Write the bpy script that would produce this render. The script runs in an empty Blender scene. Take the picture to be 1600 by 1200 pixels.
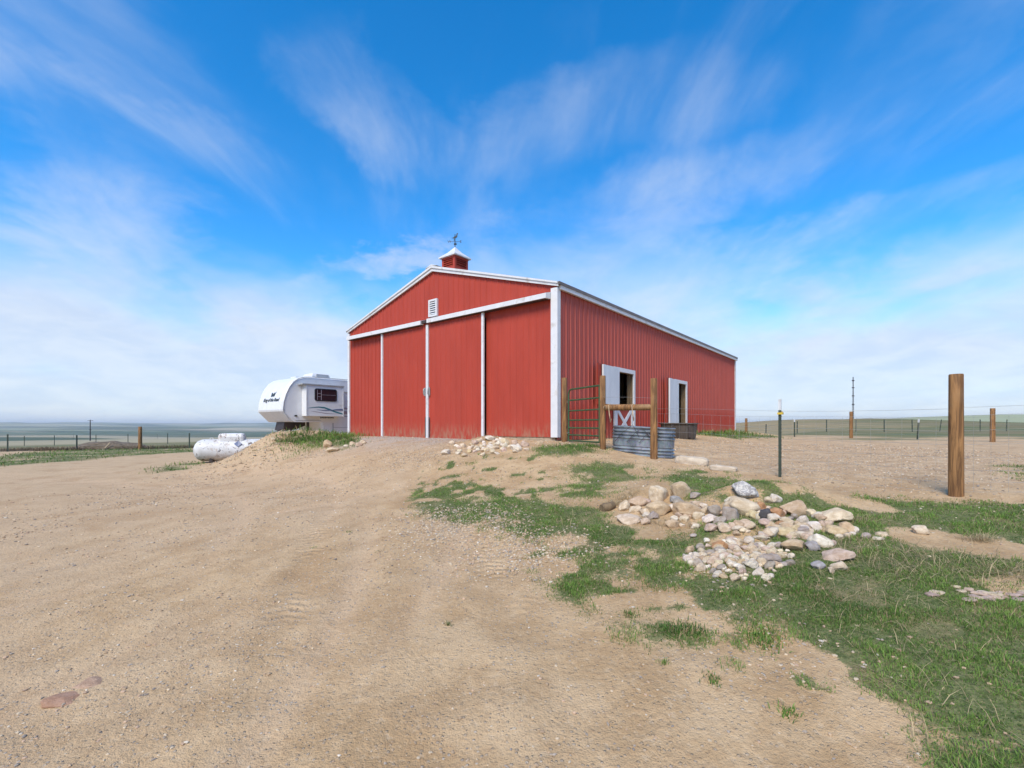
import bpy, bmesh, math, random
import numpy as np
from mathutils import Vector, Matrix, Euler

random.seed(7)
RNG = np.random.default_rng(11)
SC = bpy.context.scene
COL = SC.collection
R = math.radians

# ------------------------------------------------------------------ camera
EYE = 1.55
F_PX, HORIZON = 728.0, 664.0           # photo is 1600 x 1200
cam_d = bpy.data.cameras.new('camera')
cam = bpy.data.objects.new('camera', cam_d); COL.objects.link(cam)
cam.location = (0, 0, EYE); cam.rotation_euler = (R(90), 0, 0)
cam_d.sensor_width = 36; cam_d.lens = 36 * F_PX / 1600
cam_d.shift_y = (HORIZON - 600) / 1600
cam_d.clip_start = 0.05; cam_d.clip_end = 40000
SC.camera = cam

# ------------------------------------------------------------------ sky and sun
SUN_EL, SUN_AZ = 48.0, 205.0           # azimuth clockwise from +Y (the view direction): sun behind and left of the camera
world = bpy.data.worlds.new('World'); SC.world = world; world.use_nodes = True
wt = world.node_tree; wt.nodes.clear()
def wn(t, **k):
    n = wt.nodes.new(t)
    for a, v in k.items(): setattr(n, a, v)
    return n
def wmath(op, a, b=None, c=None, clamp=False):
    n = wn('ShaderNodeMath', operation=op, use_clamp=clamp)
    for i, v in enumerate((a, b, c)):
        if v is None: continue
        if isinstance(v, (int, float)): n.inputs[i].default_value = v
        else: wt.links.new(v, n.inputs[i])
    return n.outputs[0]
def wmix(f, a, b, mode='MIX'):
    n = wn('ShaderNodeMix', data_type='RGBA', blend_type=mode)
    for i, v in ((0, f), (6, a), (7, b)):
        if isinstance(v, (int, float)): n.inputs[i].default_value = v
        elif isinstance(v, tuple): n.inputs[i].default_value = (*v, 1)
        else: wt.links.new(v, n.inputs[i])
    return n.outputs[2]
def wrange(v, a, b, c=0.0, d=1.0):
    n = wn('ShaderNodeMapRange', interpolation_type='SMOOTHSTEP')
    wt.links.new(v, n.inputs[0])
    for i, q in enumerate((a, b, c, d)): n.inputs[i + 1].default_value = q
    return n.outputs[0]
sky = wn('ShaderNodeTexSky', sky_type='NISHITA', sun_disc=False)
sky.sun_elevation = R(SUN_EL); sky.sun_rotation = R(SUN_AZ); sky.altitude = 1600
sky.air_density = 1.0; sky.dust_density = 0.6; sky.ozone_density = 3.0
hsv = wn('ShaderNodeHueSaturation'); hsv.inputs['Saturation'].default_value = 1.37; hsv.inputs['Value'].default_value = 1.2; hsv.inputs['Hue'].default_value = 0.497
wt.links.new(sky.outputs[0], hsv.inputs['Color'])
geo = wn('ShaderNodeNewGeometry')
sep = wn('ShaderNodeSeparateXYZ'); 
tc = wn('ShaderNodeTexCoord'); wt.links.new(tc.outputs['Generated'], sep.inputs[0])
dx, dy, dz = sep.outputs
zc = wmath('MAXIMUM', dz, 0.0)
inv = wmath('DIVIDE', 1.0, wmath('ADD', zc, 0.24))
px_ = wmath('MULTIPLY', dx, inv); py_ = wmath('MULTIPLY', dy, inv)
def cloud_noise(sx, sy, scale, det, rough, dist, ox=0.0, oy=0.0, oz=0.0):
    c = wn('ShaderNodeCombineXYZ')
    wt.links.new(wmath('MULTIPLY_ADD', px_, sx, ox), c.inputs[0]); wt.links.new(wmath('MULTIPLY_ADD', py_, sy, oy), c.inputs[1]); c.inputs[2].default_value = oz
    n = wn('ShaderNodeTexNoise'); n.inputs['Scale'].default_value = scale; n.inputs['Detail'].default_value = det
    n.inputs['Roughness'].default_value = rough; n.inputs['Distortion'].default_value = dist
    wt.links.new(c.outputs[0], n.inputs['Vector']); return n.outputs['Fac']
big = cloud_noise(1.0, 0.70, 0.95, 4, 0.52, 0.3, 3.1, 1.4, 0.0)
wisp = cloud_noise(1.0, 0.50, 2.5, 8, 0.60, 0.45, 4.7, 6.2, 4.0)
puff = cloud_noise(1.0, 0.9, 2.0, 6, 0.55, 0.3, 1.2, 5.2, 9.0)
veil = wrange(dz, 0.48, 0.04, 0.0, 1.0)                      # thin cloud sheet gets denser towards the horizon
edge = wmath('MULTIPLY', wmath('ADD', wmath('MULTIPLY', wmath('SUBTRACT', big, 0.5), 1.2), wmath('MULTIPLY', wmath('SUBTRACT', puff, 0.5), 0.9)), wmath('SUBTRACT', 1.0, wmath('MULTIPLY', veil, 0.35)))
veil_c = wrange(wmath('ADD', wmath('MULTIPLY', veil, 1.0), edge), 0.18, 0.95, 0.0, 0.90)
wisp_c = wrange(wmath('ADD', wmath('MULTIPLY', wisp, 0.62), wmath('MULTIPLY', big, 0.5)), 0.54, 0.84, 0.0, 0.36)
cl = wmath('MAXIMUM', veil_c, wisp_c)
# a few separate clouds standing in the view, placed by direction
fine_n = cloud_noise(1.0, 0.80, 4.2, 8, 0.62, 0.4, 2.0, 8.0, 2.0)
yy_ = wmath('MAXIMUM', dy, 0.05); ka, kb = wmath('DIVIDE', dx, yy_), wmath('DIVIDE', dz, yy_)
ka = wmath('ADD', ka, wmath('MULTIPLY', wmath('SUBTRACT', fine_n, 0.5), 0.42)); kb = wmath('ADD', kb, wmath('MULTIPLY', wmath('SUBTRACT', puff, 0.5), 0.34))
for cx0, cy0, rx0, ry0, sh, st in ((150, 325, 120, 62, -0.25, 0.62), (30, 398, 80, 26, -0.2, 0.60), (592, 402, 85, 20, 0.12, 0.75), (555, 165, 105, 75, -0.5, 0.45), (990, 330, 260, 55, 0.42, 0.34), (1400, 330, 200, 36, 0.25, 0.5), (430, 455, 150, 26, 0.0, 0.5), (90, 150, 230, 60, -0.45, 0.34), (1250, 470, 420, 80, 0.05, 0.45), (930, 180, 220, 60, 0.3, 0.3), (1480, 430, 260, 40, 0.2, 0.5)):
    a0 = wmath('SUBTRACT', ka, (cx0 - 800) / F_PX); b0 = wmath('SUBTRACT', kb, (HORIZON - cy0) / F_PX)
    b1 = wmath('SUBTRACT', b0, wmath('MULTIPLY', a0, sh))
    e0 = wmath('ADD', wmath('POWER', wmath('DIVIDE', a0, rx0 / F_PX), 2.0), wmath('POWER', wmath('DIVIDE', b1, ry0 / F_PX), 2.0))
    bl = wmath('MULTIPLY', wrange(e0, 2.6, 0.0), wrange(wisp, 0.35, 0.64, 0.10, 0.80))
    cl = wmath('MAXIMUM', cl, wmath('ADD', wmath('MULTIPLY', bl, st), wmath('MULTIPLY', cl, wmath('SUBTRACT', 1.0, wmath('MULTIPLY', bl, st)))))
cloud_shade = wmix(wrange(fine_n, 0.30, 0.70), (2.75, 3.15, 3.85), (3.35, 3.6, 4.0))
skyc = wmix(cl, hsv.outputs['Color'], cloud_shade)
bg = wn('ShaderNodeBackground'); bg.inputs['Strength'].default_value = 0.10
wt.links.new(skyc, bg.inputs['Color'])
wo = wn('ShaderNodeOutputWorld'); wt.links.new(bg.outputs[0], wo.inputs['Surface'])

sun_d = bpy.data.lights.new('sun', 'SUN'); sun = bpy.data.objects.new('sun', sun_d); COL.objects.link(sun)
sun_d.energy = 1.9; sun_d.angle = R(25); sun_d.color = (1.0, 0.91, 0.77)
_sd = Vector((math.sin(R(SUN_AZ)) * math.cos(R(SUN_EL)), math.cos(R(SUN_AZ)) * math.cos(R(SUN_EL)), math.sin(R(SUN_EL))))
sun.rotation_euler = _sd.to_track_quat('Z', 'Y').to_euler(); sun.location = _sd * 60

SC.view_settings.view_transform = 'Standard'; SC.view_settings.look = 'None'
SC.view_settings.exposure = 1.25; SC.view_settings.gamma = 1.0
SC.view_settings.use_curve_mapping = False
SC.render.engine = 'CYCLES'
SC.cycles.use_denoising = True; SC.cycles.max_bounces = 6; SC.cycles.diffuse_bounces = 3; SC.cycles.volume_bounces = 0
SC.cycles.transparent_max_bounces = 8

# ------------------------------------------------------------------ helpers
def tag(o, label=None, cat=None, group=None, kind=None):
    if label: o['label'] = label
    if cat: o['category'] = cat
    if group: o['group'] = group
    if kind: o['kind'] = kind
    return o
def empty(name, loc, rz=0.0):
    o = bpy.data.objects.new(name, None); COL.objects.link(o)
    o.location = loc; o.rotation_euler = (0, 0, rz); o.empty_display_size = 0.2
    return o
def link(name, me, m, parent=None):
    o = bpy.data.objects.new(name, me); COL.objects.link(o)
    if m is not None and not me.materials: me.materials.append(m)
    if parent is not None: o.parent = parent
    return o
class MB:
    def __init__(s): s.v = []; s.f = []; s.sm = []
    def add(s, vs, fs, smooth=False):
        b = len(s.v); s.v += [tuple(p) for p in vs]; s.f += [tuple(i + b for i in q) for q in fs]; s.sm += [smooth] * len(fs); return s
    def box(s, x0, x1, y0, y1, z0, z1):
        vs = [(x, y, z) for z in (z0, z1) for y in (y0, y1) for x in (x0, x1)]
        return s.add(vs, [(0, 2, 3, 1), (4, 5, 7, 6), (0, 1, 5, 4), (2, 6, 7, 3), (0, 4, 6, 2), (1, 3, 7, 5)])
    def prism(s, pts, ext):            # polygon (3D points) swept by vector ext
        n = len(pts); e = Vector(ext); P = [Vector(p) for p in pts]
        vs = P + [p + e for p in P]
        fs = [tuple(range(n))[::-1], tuple(range(n, 2 * n))] + [(i, (i + 1) % n, n + (i + 1) % n, n + i) for i in range(n)]
        return s.add(vs, fs)
    def tube(s, path, r, n=10, cap=True, smooth=True):
        P = [Vector(p) for p in path]; k = len(P); rs = r if isinstance(r, (list, tuple)) else [r] * k
        vs = []; up = Vector((0.013, 0.021, 1.0)); prev = None
        for i, p in enumerate(P):
            t = (P[min(i + 1, k - 1)] - P[max(i - 1, 0)]).normalized()
            a = t.cross(up) if abs(t.dot(up.normalized())) < 0.98 else t.cross(Vector((1, 0, 0)))
            if prev is not None:
                a = prev - t * prev.dot(t)
            a.normalize(); prev = a; b = t.cross(a)
            for j in range(n):
                w = 2 * math.pi * j / n
                vs.append(p + (a * math.cos(w) + b * math.sin(w)) * rs[i])
        fs = [(i * n + j, i * n + (j + 1) % n, (i + 1) * n + (j + 1) % n, (i + 1) * n + j) for i in range(k - 1) for j in range(n)]
        s.add(vs, fs, smooth)
        if cap: s.add(vs[:n], [tuple(range(n))[::-1]]); s.add(vs[-n:], [tuple(range(n))])
        return s
    def loft(s, rings, smooth=True, cap=True):
        n = len(rings[0]); vs = [p for r_ in rings for p in r_]
        fs = [(i * n + j, i * n + (j + 1) % n, (i + 1) * n + (j + 1) % n, (i + 1) * n + j) for i in range(len(rings) - 1) for j in range(n)]
        s.add(vs, fs, smooth)
        if cap: s.add(rings[0], [tuple(range(n))[::-1]]); s.add(rings[-1], [tuple(range(n))])
        return s
    def mesh(s, name):
        me = bpy.data.meshes.new(name); me.from_pydata(s.v, [], s.f)
        bm = bmesh.new(); bm.from_mesh(me); bmesh.ops.recalc_face_normals(bm, faces=bm.faces[:]); bm.to_mesh(me); bm.free()
        me.polygons.foreach_set('use_smooth', s.sm); me.update(); return me
    def build(s, name, m, parent=None, bevel=0.0):
        me = s.mesh(name)
        o = link(name, me, m, parent)
        if bevel:
            b = o.modifiers.new('bevel', 'BEVEL'); b.width = bevel; b.segments = 2; b.limit_method = 'ANGLE'
        return o
def np_mesh(name, V, quads=None, tris=None, smooth=False):
    me = bpy.data.meshes.new(name)
    me.vertices.add(len(V)); me.vertices.foreach_set('co', V.astype(np.float32).ravel())
    parts = []; tot = []
    if quads is not None and len(quads): parts.append(quads.ravel()); tot.append(np.full(len(quads), 4))
    if tris is not None and len(tris): parts.append(tris.ravel()); tot.append(np.full(len(tris), 3))
    L = np.concatenate(parts).astype(np.int32); T = np.concatenate(tot)
    me.loops.add(len(L)); me.loops.foreach_set('vertex_index', L)
    st = np.concatenate([[0], np.cumsum(T)[:-1]]).astype(np.int32)
    me.polygons.add(len(T)); me.polygons.foreach_set('loop_start', st)
    me.polygons.foreach_set('use_smooth', np.full(len(T), smooth))
    me.update(calc_edges=True); return me
def set_attr(me, name, arr, typ='FLOAT'):
    a = me.attributes.new(name, typ, 'POINT')
    if typ == 'FLOAT': a.data.foreach_set('value', arr.astype(np.float32))
    else: a.data.foreach_set('color', arr.astype(np.float32).ravel())

# numpy gradient-free value noise
def _h(ix, iy, s):
    n = (ix.astype(np.int64) * 374761393 + iy.astype(np.int64) * 668265263 + s * 1442695041) & 0xffffffff
    n = ((n ^ (n >> 13)) * 1274126177) & 0xffffffff
    return ((n ^ (n >> 16)) & 0xffff) / 65535.0
def vnoise(x, y, s=0):
    ix = np.floor(x); iy = np.floor(y); fx = x - ix; fy = y - iy
    fx = fx * fx * fx * (fx * (fx * 6 - 15) + 10); fy = fy * fy * fy * (fy * (fy * 6 - 15) + 10)
    a = _h(ix, iy, s); b = _h(ix + 1, iy, s); c = _h(ix, iy + 1, s); d = _h(ix + 1, iy + 1, s)
    return (a + (b - a) * fx) * (1 - fy) + (c + (d - c) * fx) * fy
def fbm(x, y, s=0, o=4):
    t = 0; a = 0.5; 
    for i in range(o): t = t + a * (vnoise(x * 2 ** i + 17.3 * i, y * 2 ** i - 9.1 * i, s + i) * 2 - 1); a *= 0.5
    return t
def sstep(a, b, x):
    t = np.clip((x - a) / (b - a), 0, 1); return t * t * (3 - 2 * t)

# ------------------------------------------------------------------ lie of the land
CORNER = np.array([1.08, 11.2]); SX, SY = 0.635, 0.7725     # barn: near corner, direction of the long side
BW, BL, PAD = 9.06, 16.1, 1.16
BARN_ROT = math.atan2(SY, SX)
def tracks(x, y):
    """old wheel ruts sweeping across the yard"""
    t = np.zeros(np.shape(x))
    for cx, cy, rad in ((-11.0, 5.0, 8.6), (-11.0, 5.0, 10.3), (-13.0, 2.0, 10.2), (-13.0, 2.0, 11.9), (6.5, -6.0, 14.5), (6.5, -6.0, 16.2), (-7.0, 28.0, 14.6), (-7.0, 28.0, 16.3)):
        d = np.sqrt((x - cx) ** 2 + (y - cy) ** 2) - rad + 0.10 * np.sin(x * 0.7 + cy); t = np.maximum(t, np.exp(-(d / 0.15) ** 2) * (0.5 + 0.5 * np.sin(x * 0.5 + y * 0.8 + rad)))
    return t * sstep(2.2, 0.2, x) * (1 - sstep(14, 18, np.abs(y)))
def ground_z(x, y):
    x = np.asarray(x, float); y = np.asarray(y, float)
    rx, ry = x - CORNER[0], y - CORNER[1]
    p = -(rx * SX + ry * SY)            # metres in front of the front wall
    q = rx * SY - ry * SX               # metres right of the side wall
    zr = np.where(p < 1, 0.84, 0.84 - 0.104 * (p - 1)); zr = np.maximum(zr, -0.02 - 0.01 * np.maximum(p - 9, 0))
    zr = np.maximum(zr, -0.3)
    zl = 0.06 - 0.002 * np.maximum(-x - 15, 0)
    base = zl + (zr - zl) * sstep(-8.5, 1.5, q)
    ox = np.maximum(np.maximum(q - 0.3, -BW - 0.4 - q), 0); oy = np.maximum(np.maximum(p - 0.5, -BL - 0.5 - p), 0)
    right = sstep(-1, 2, q)
    reach = 4.9 - 1.4 * right
    dist = np.sqrt(ox * ox + oy * oy)
    B = 1 - sstep(0, 1, dist / reach)
    z = base + (PAD - base) * B
    z = z + 0.36 * np.exp(-(((x + 8.15) / 0.95) ** 2 + ((y - 15.7) / 1.5) ** 2))          # spoil bank left of the ramp
    z = z + 0.12 * np.exp(-(((x + 7.0) / 1.0) ** 2 + ((y - 16.6) / 1.0) ** 2))
    # heaps under the stone piles
    z = z + 0.27 * np.exp(-(((x - 2.95) / 0.80) ** 2 + ((y - 5.55) / 0.36) ** 2)) + 0.14 * np.exp(-(((x - 1.95) / 0.50) ** 2 + ((y - 6.2) / 0.35) ** 2))
    z = z + 0.13 * np.exp(-(((x - 2.25) / 0.36) ** 2 + ((y - 4.48) / 0.22) ** 2))
    z = z + 0.16 * np.exp(-(((x + 0.55) / 0.55) ** 2 + ((y - 11.35) / 0.40) ** 2))
    r = np.sqrt(x * x + y * y)
    near = 1 - sstep(30, 60, r)
    inside = (dist < 0.01)
    rough = np.where(inside, 0.25, 1.0)
    z = z + near * rough * (0.045 * fbm(x * 0.55, y * 0.55, 3, 3) + 0.018 * fbm(x * 2.6, y * 2.6, 9, 3))
    z = z + (1 - sstep(9, 16, r)) * 0.007 * fbm(x * 11, y * 11, 21, 2)
    bank = np.exp(-(((x + 9.0) / 2.4) ** 2 + ((y - 15.6) / 2.4) ** 2)); z = z + bank * (0.20 * fbm(x * 1.9, y * 1.9, 33, 4) + 0.09 * fbm(x * 5, y * 5, 35, 3))
    z = z + (1 - sstep(10, 14, r)) * sstep(-0.5, 1.5, x) * 0.016 * np.maximum(fbm(x * 5.5, y * 5.5, 63, 3), 0)
    z = z - 0.022 * tracks(x, y)
    # wheel ruts on the drive
    z = z - 0.018 * np.exp(-((x + 2.15 + (y - 5) * 0.30) / 0.16) ** 2) * sstep(2, 3.5, y) * (1 - sstep(8, 10, y))
    z = z - 0.012 * np.exp(-((x + 0.45 + (y - 5) * 0.30) / 0.16) ** 2) * sstep(2, 3.5, y) * (1 - sstep(8, 10, y))
    # far country
    az = np.arctan2(x, np.maximum(y, 1e-6)) ; rightw = sstep(0.05, 0.6, az)
    rd = np.maximum(r - 36, 0)
    zfar_l = -np.minimum(rd * 0.022, 22)
    zfar_r = 0.0 + 3.6 * np.exp(-(((x - 95) / 70) ** 2 + ((y - 165) / 60) ** 2)) - np.minimum(np.maximum(r - 230, 0) * 0.004, 8) + 26 * np.exp(-(((x - 1100) / 420) ** 2 + ((y - 1050) / 300) ** 2))
    zf = zfar_l + (zfar_r - zfar_l) * rightw
    roll = sstep(250, 1300, r) * 22 * fbm(x / 900, y / 900, 40, 3)
    hills = sstep(4500, 9000, r) * (46 + 44 * fbm(x / 1100, y / 1100, 60, 4))
    return z * (1 - sstep(60, 400, r)) + zf + roll + hills
def gz(x, y): return float(ground_z(np.array([x]), np.array([y]))[0])
def at(px, py):
    """world point where the ground lies under photo pixel (px, py)"""
    k = (px - 800) / F_PX; m = (HORIZON - py) / F_PX
    d = np.concatenate([np.arange(1.2, 40, 0.01), np.arange(40, 400, 0.5)])
    h = ground_z(k * d, d) - (EYE + m * d)
    i = int(np.argmax(h > 0)) if (h > 0).any() else len(d) - 1
    dd = d[i]; return Vector((k * dd, dd, gz(k * dd, dd)))
def at_d(px, py, d): return Vector(((px - 800) / F_PX * d, d, EYE + (HORIZON - py) / F_PX * d))

# grass regions, outlined on the ground
def ground_poly(pts): return np.array([[*at(*p)[:2]] for p in pts])
GRASS = [(1.0, ground_poly([(1500, 1230), (1430, 1120), (1310, 1065), (1240, 1015), (1150, 972), (1110, 940), (1060, 925), (985, 912), (920, 888), (870, 858), (850, 822),
                    (890, 790), (935, 800), (950, 822), (1100, 838), (1120, 800), (1090, 775), (1040, 748), (1060, 738), (1120, 742), (1150, 748), (1230, 765), (1300, 772), (1400, 782), (1480, 788), (1600, 792), (1760, 800), (2300, 830), (2700, 1230)])),
         (0.95, ground_poly([(652, 796), (700, 782), (790, 778), (860, 785), (905, 802), (960, 862), (905, 872), (850, 852), (778, 838), (770, 812), (660, 812)])),
         (0.9, ground_poly([(885, 732), (930, 721), (1008, 728), (1022, 746), (960, 752), (890, 748)])),
         (0.9, ground_poly([(862, 762), (930, 752), (962, 764), (940, 776), (880, 776)])),
         (0.9, ground_poly([(1040, 742), (1100, 728), (1150, 742), (1110, 758), (1052, 758)])),
         (0.8, ground_poly([(838, 700), (880, 694), (945, 700), (940, 708), (885, 712), (842, 712)])),
         (0.8, ground_poly([(866, 908), (890, 903), (924, 912), (918, 928), (880, 925)])),
         (0.75, ground_poly([(1010, 978), (1050, 972), (1100, 985), (1090, 998), (1020, 996)])),
         (0.8, ground_poly([(1165, 992), (1200, 984), (1235, 1008), (1190, 1015)])),
         (0.6, ground_poly([(985, 958), (1000, 955), (1004, 966), (990, 970)])),
         (0.75, ground_poly([(-60, 722), (0, 712), (60, 706), (180, 700), (325, 695), (318, 706), (190, 713), (100, 722), (0, 729), (-60, 735)])),
         (0.8, ground_poly([(430, 688), (470, 680), (545, 684), (560, 692), (520, 700), (470, 694)])),
         (0.7, ground_poly([(225, 733), (290, 722), (330, 720), (300, 732), (245, 740)])),
         (0.8, ground_poly([(1092, 680), (1152, 676), (1230, 684), (1150, 686)])),
         (0.55, ground_poly([(1560, 728), (1700, 722), (1800, 760), (1600, 752)])),
         (0.30, ground_poly([(640, 740), (720, 712), (840, 712), (880, 760), (860, 790), (700, 780), (650, 790)])),
         (0.22, ground_poly([(780, 830), (870, 850), (960, 900), (1120, 930), (1160, 980), (1000, 960), (860, 900)])),
         (0.22, ground_poly([(1130, 960), (1240, 1015), (1400, 1110), (1330, 1130), (1180, 1040)]))]
def poly_sd(P, x, y):
    n = len(P); ins = np.zeros(x.shape, bool); dm = np.full(x.shape, 1e9)
    for i in range(n):
        ax, ay = P[i]; bx, by = P[(i + 1) % n]; ex, ey = bx - ax, by - ay
        t = np.clip(((x - ax) * ex + (y - ay) * ey) / (ex * ex + ey * ey + 1e-9), 0, 1)
        dm = np.minimum(dm, (x - ax - t * ex) ** 2 + (y - ay - t * ey) ** 2)
        c = ((ay > y) != (by > y)) & (x < (bx - ax) * (y - ay) / (by - ay + 1e-12) + ax); ins ^= c
    return np.where(ins, 1, -1) * np.sqrt(dm)
BARE = [(1165, 775, 0.30), (1440, 838, 0.30), (1480, 850, 0.22), (1010, 836, 0.13), (1560, 862, 0.3), (1230, 762, 0.2), (1380, 795, 0.25), (1260, 1030, 0.15)]
BARE = [(at(a, b), r_) for a, b, r_ in BARE]
def grass_mask(x, y):
    m = np.zeros(x.shape)
    n1 = fbm(x * 1.9, y * 1.9, 77, 4); n2 = fbm(x * 0.7, y * 0.7, 91, 2); n3 = fbm(x * 6, y * 6, 55, 2); n4 = fbm(x * 2.4, y * 4.2, 58, 3)
    r = np.sqrt(x * x + y * y); w = 0.26 + 0.018 * r
    for d, P in GRASS:
        lo, hi = P.min(0) - 1.0, P.max(0) + 1.0
        s = (x > lo[0]) & (x < hi[0]) & (y > lo[1]) & (y < hi[1])
        if not s.any(): continue
        sd = poly_sd(P, x[s], y[s]) + 0.28 * n1[s] + 0.12 * n3[s]
        v = sstep(-w[s], w[s], sd)
        if d < 0.5: v = v * sstep(-0.02, 0.24, 0.6 * n1[s] + 0.9 * n3[s]) * 0.8
        else: v = v * (1 - 0.7 * sstep(0.27, 0.46, -n1[s] + 0.2 * n2[s])) * (1 - 0.40 * sstep(0.14, 0.36, n4[s])) * d
        m[s] = np.maximum(m[s], v)
    for c, r_ in BARE:
        dd = np.sqrt((x - c.x) ** 2 + (y - c.y) ** 2) + 0.3 * n1
        m = m * (0.15 + 0.85 * sstep(r_ * 0.6, r_ * 1.3, dd))
    return m

# ------------------------------------------------------------------ materials
def new_mat(name):
    m = bpy.data.materials.new(name); m.use_nodes = True; nt = m.node_tree
    return m, nt, nt.nodes['Principled BSDF']
class NT:
    def __init__(s, nt): s.nt = nt
    def n(s, t, **k):
        o = s.nt.nodes.new(t)
        for a, v in k.items(): setattr(o, a, v)
        return o
    def put(s, v, sock):
        if isinstance(v, (int, float)): sock.default_value = v
        elif isinstance(v, tuple): sock.default_value = (*v, 1) if len(v) == 3 and sock.type == 'RGBA' else v
        else: s.nt.links.new(v, sock)
    def math(s, op, a, b=0.0, clamp=False):
        o = s.n('ShaderNodeMath', operation=op, use_clamp=clamp); s.put(a, o.inputs[0]); s.put(b, o.inputs[1]); return o.outputs[0]
    def mix(s, f, a, b, mode='MIX'):
        o = s.n('ShaderNodeMix', data_type='RGBA', blend_type=mode); s.put(f, o.inputs[0]); s.put(a, o.inputs[6]); s.put(b, o.inputs[7]); return o.outputs[2]
    def noise(s, vec, scale, detail=4, rough=0.55, dist=0.0):
        o = s.n('ShaderNodeTexNoise'); s.put(vec, o.inputs['Vector']); o.inputs['Scale'].default_value = scale; o.inputs['Detail'].default_value = detail
        o.inputs['Roughness'].default_value = rough; o.inputs['Distortion'].default_value = dist; return o.outputs['Fac']
    def rng(s, v, a, b, c=0.0, d=1.0):
        o = s.n('ShaderNodeMapRange', interpolation_type='SMOOTHSTEP'); s.put(v, o.inputs[0])
        for i, q in enumerate((a, b, c, d)): o.inputs[i + 1].default_value = q
        return o.outputs[0]
    def coord(s, kind='Object'): return s.n('ShaderNodeTexCoord').outputs[kind]
    def scale(s, vec, v):
        o = s.n('ShaderNodeMapping'); s.put(vec, o.inputs[0]); o.inputs['Scale'].default_value = v; return o.outputs[0]
    def attr(s, name): 
        o = s.n('ShaderNodeAttribute'); o.attribute_name = name; return o
    def bump(s, h, strength, dist, normal=None):
        o = s.n('ShaderNodeBump'); o.inputs['Strength'].default_value = strength; o.inputs['Distance'].default_value = dist; s.put(h, o.inputs['Height'])
        if normal is not None: s.put(normal, o.inputs['Normal'])
        return o.outputs[0]
def mat(name, c, rough=0.6, metal=0.0, vary=0.15, scale=3.0, stretch=(1, 1, 1), bump=0.0, bscale=20.0, dirt=None, dirt_amt=0.0, dirt_scale=2.0, spec=0.5):
    m, nt, b = new_mat(name); N = NT(nt); v = N.scale(N.coord(), stretch)
    n1 = N.noise(v, scale, 5, 0.6)
    dark = tuple(x * (1 - vary) for x in c); lite = tuple(min(1, x * (1 + vary)) for x in c)
    col = N.mix(N.rng(n1, 0.3, 0.7), dark, lite)
    if dirt is not None:
        d = N.rng(N.noise(v, dirt_scale, 6, 0.65, 0.4), 0.60 - 0.3 * dirt_amt, 0.78 - 0.2 * dirt_amt, 0.0, min(1, 0.4 + dirt_amt))
        col = N.mix(d, col, dirt)
    nt.links.new(col, b.inputs['Base Color']); b.inputs['Roughness'].default_value = rough; b.inputs['Metallic'].default_value = metal
    b.inputs['Specular IOR Level'].default_value = spec
    if bump: nt.links.new(N.bump(N.noise(v, bscale, 4, 0.6), bump, 0.01), b.inputs['Normal'])
    return m
M = {}
def metal_red(name, c, faded=0.0):
    m, nt, b = new_mat(name); N = NT(nt); v = N.coord()
    oi = N.n('ShaderNodeObjectInfo').outputs['Random']
    col = N.mix(N.rng(N.noise(N.scale(v, (1, 1, 0.25)), 2.2, 4, 0.6), 0.3, 0.7), tuple(x * 0.93 for x in c), tuple(min(1, x * 1.06) for x in c))
    col = N.mix(N.math('MULTIPLY', oi, 0.20), col, (0.42, 0.072, 0.050))
    chalk = N.rng(N.noise(N.scale(v, (3, 3, 0.35)), 3.0, 6, 0.7), 0.50, 0.85, 0, 0.14 + faded * 0.3)
    col = N.mix(chalk, col, (0.52, 0.18, 0.145))
    sp = N.n('ShaderNodeSeparateXYZ'); N.put(v, sp.inputs[0]); nz = N.noise(N.scale(v, (4, 4, 1.2)), 3, 5, 0.65)
    if faded:                          # sun-faded paint above the band that animals rub against
        col = N.mix(N.math('MULTIPLY', N.rng(N.math('ADD', sp.outputs[2], N.math('MULTIPLY', nz, 0.5)), 0.95, 1.45), faded), col, (0.44, 0.13, 0.105))
    smear = N.math('MULTIPLY', N.rng(N.noise(N.scale(v, (5, 5, 0.8)), 1.6, 6, 0.7, 0.5), 0.66, 0.76, 0, 0.25), N.rng(sp.outputs[2], 2.3, 0.6))
    col = N.mix(smear, col, (0.20, 0.035, 0.028))
    splash = N.math('MULTIPLY', N.rng(sp.outputs[2], 0.55, 0.02, 0, 1), N.rng(nz, 0.38, 0.66, 0, 0.75))
    col = N.mix(splash, col, (0.34, 0.19, 0.12))
    nt.links.new(col, b.inputs['Base Color']); nt.links.new(N.rng(nz, 0.3, 0.7, 0.50, 0.70), b.inputs['Roughness']); b.inputs['Specular IOR Level'].default_value = 0.28
    nt.links.new(N.bump(N.noise(N.scale(v, (1.6, 1.6, 0.5)), 1.3, 3, 0.5), 0.5, 0.04), b.inputs['Normal'])
    return m
M['red'] = metal_red('red_steel_cladding', (0.362, 0.046, 0.025)); M['red_side'] = metal_red('faded_red_steel_cladding', (0.362, 0.046, 0.025), 0.42)
M['white'] = mat('white_painted_trim', (0.64, 0.645, 0.65), 0.5, vary=0.06, dirt=(0.42, 0.38, 0.33), dirt_amt=0.3, dirt_scale=3)
M['white_door'] = mat('white_painted_plywood', (0.64, 0.66, 0.67), 0.5, vary=0.07, scale=4, stretch=(1, 1, 0.3), dirt=(0.46, 0.42, 0.36), dirt_amt=0.3)
M['roof'] = mat('weathered_roof_steel', (0.16, 0.13, 0.11), 0.5, vary=0.2)
M['dark_rust'] = mat('rusty_dark_steel', (0.06, 0.045, 0.04), 0.6, metal=0.3, vary=0.3, scale=12)
M['lumber'] = mat('pale_treated_lumber', (0.36, 0.28, 0.19), 0.8, vary=0.25, scale=5, stretch=(1, 1, 6), bump=0.3)
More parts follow.
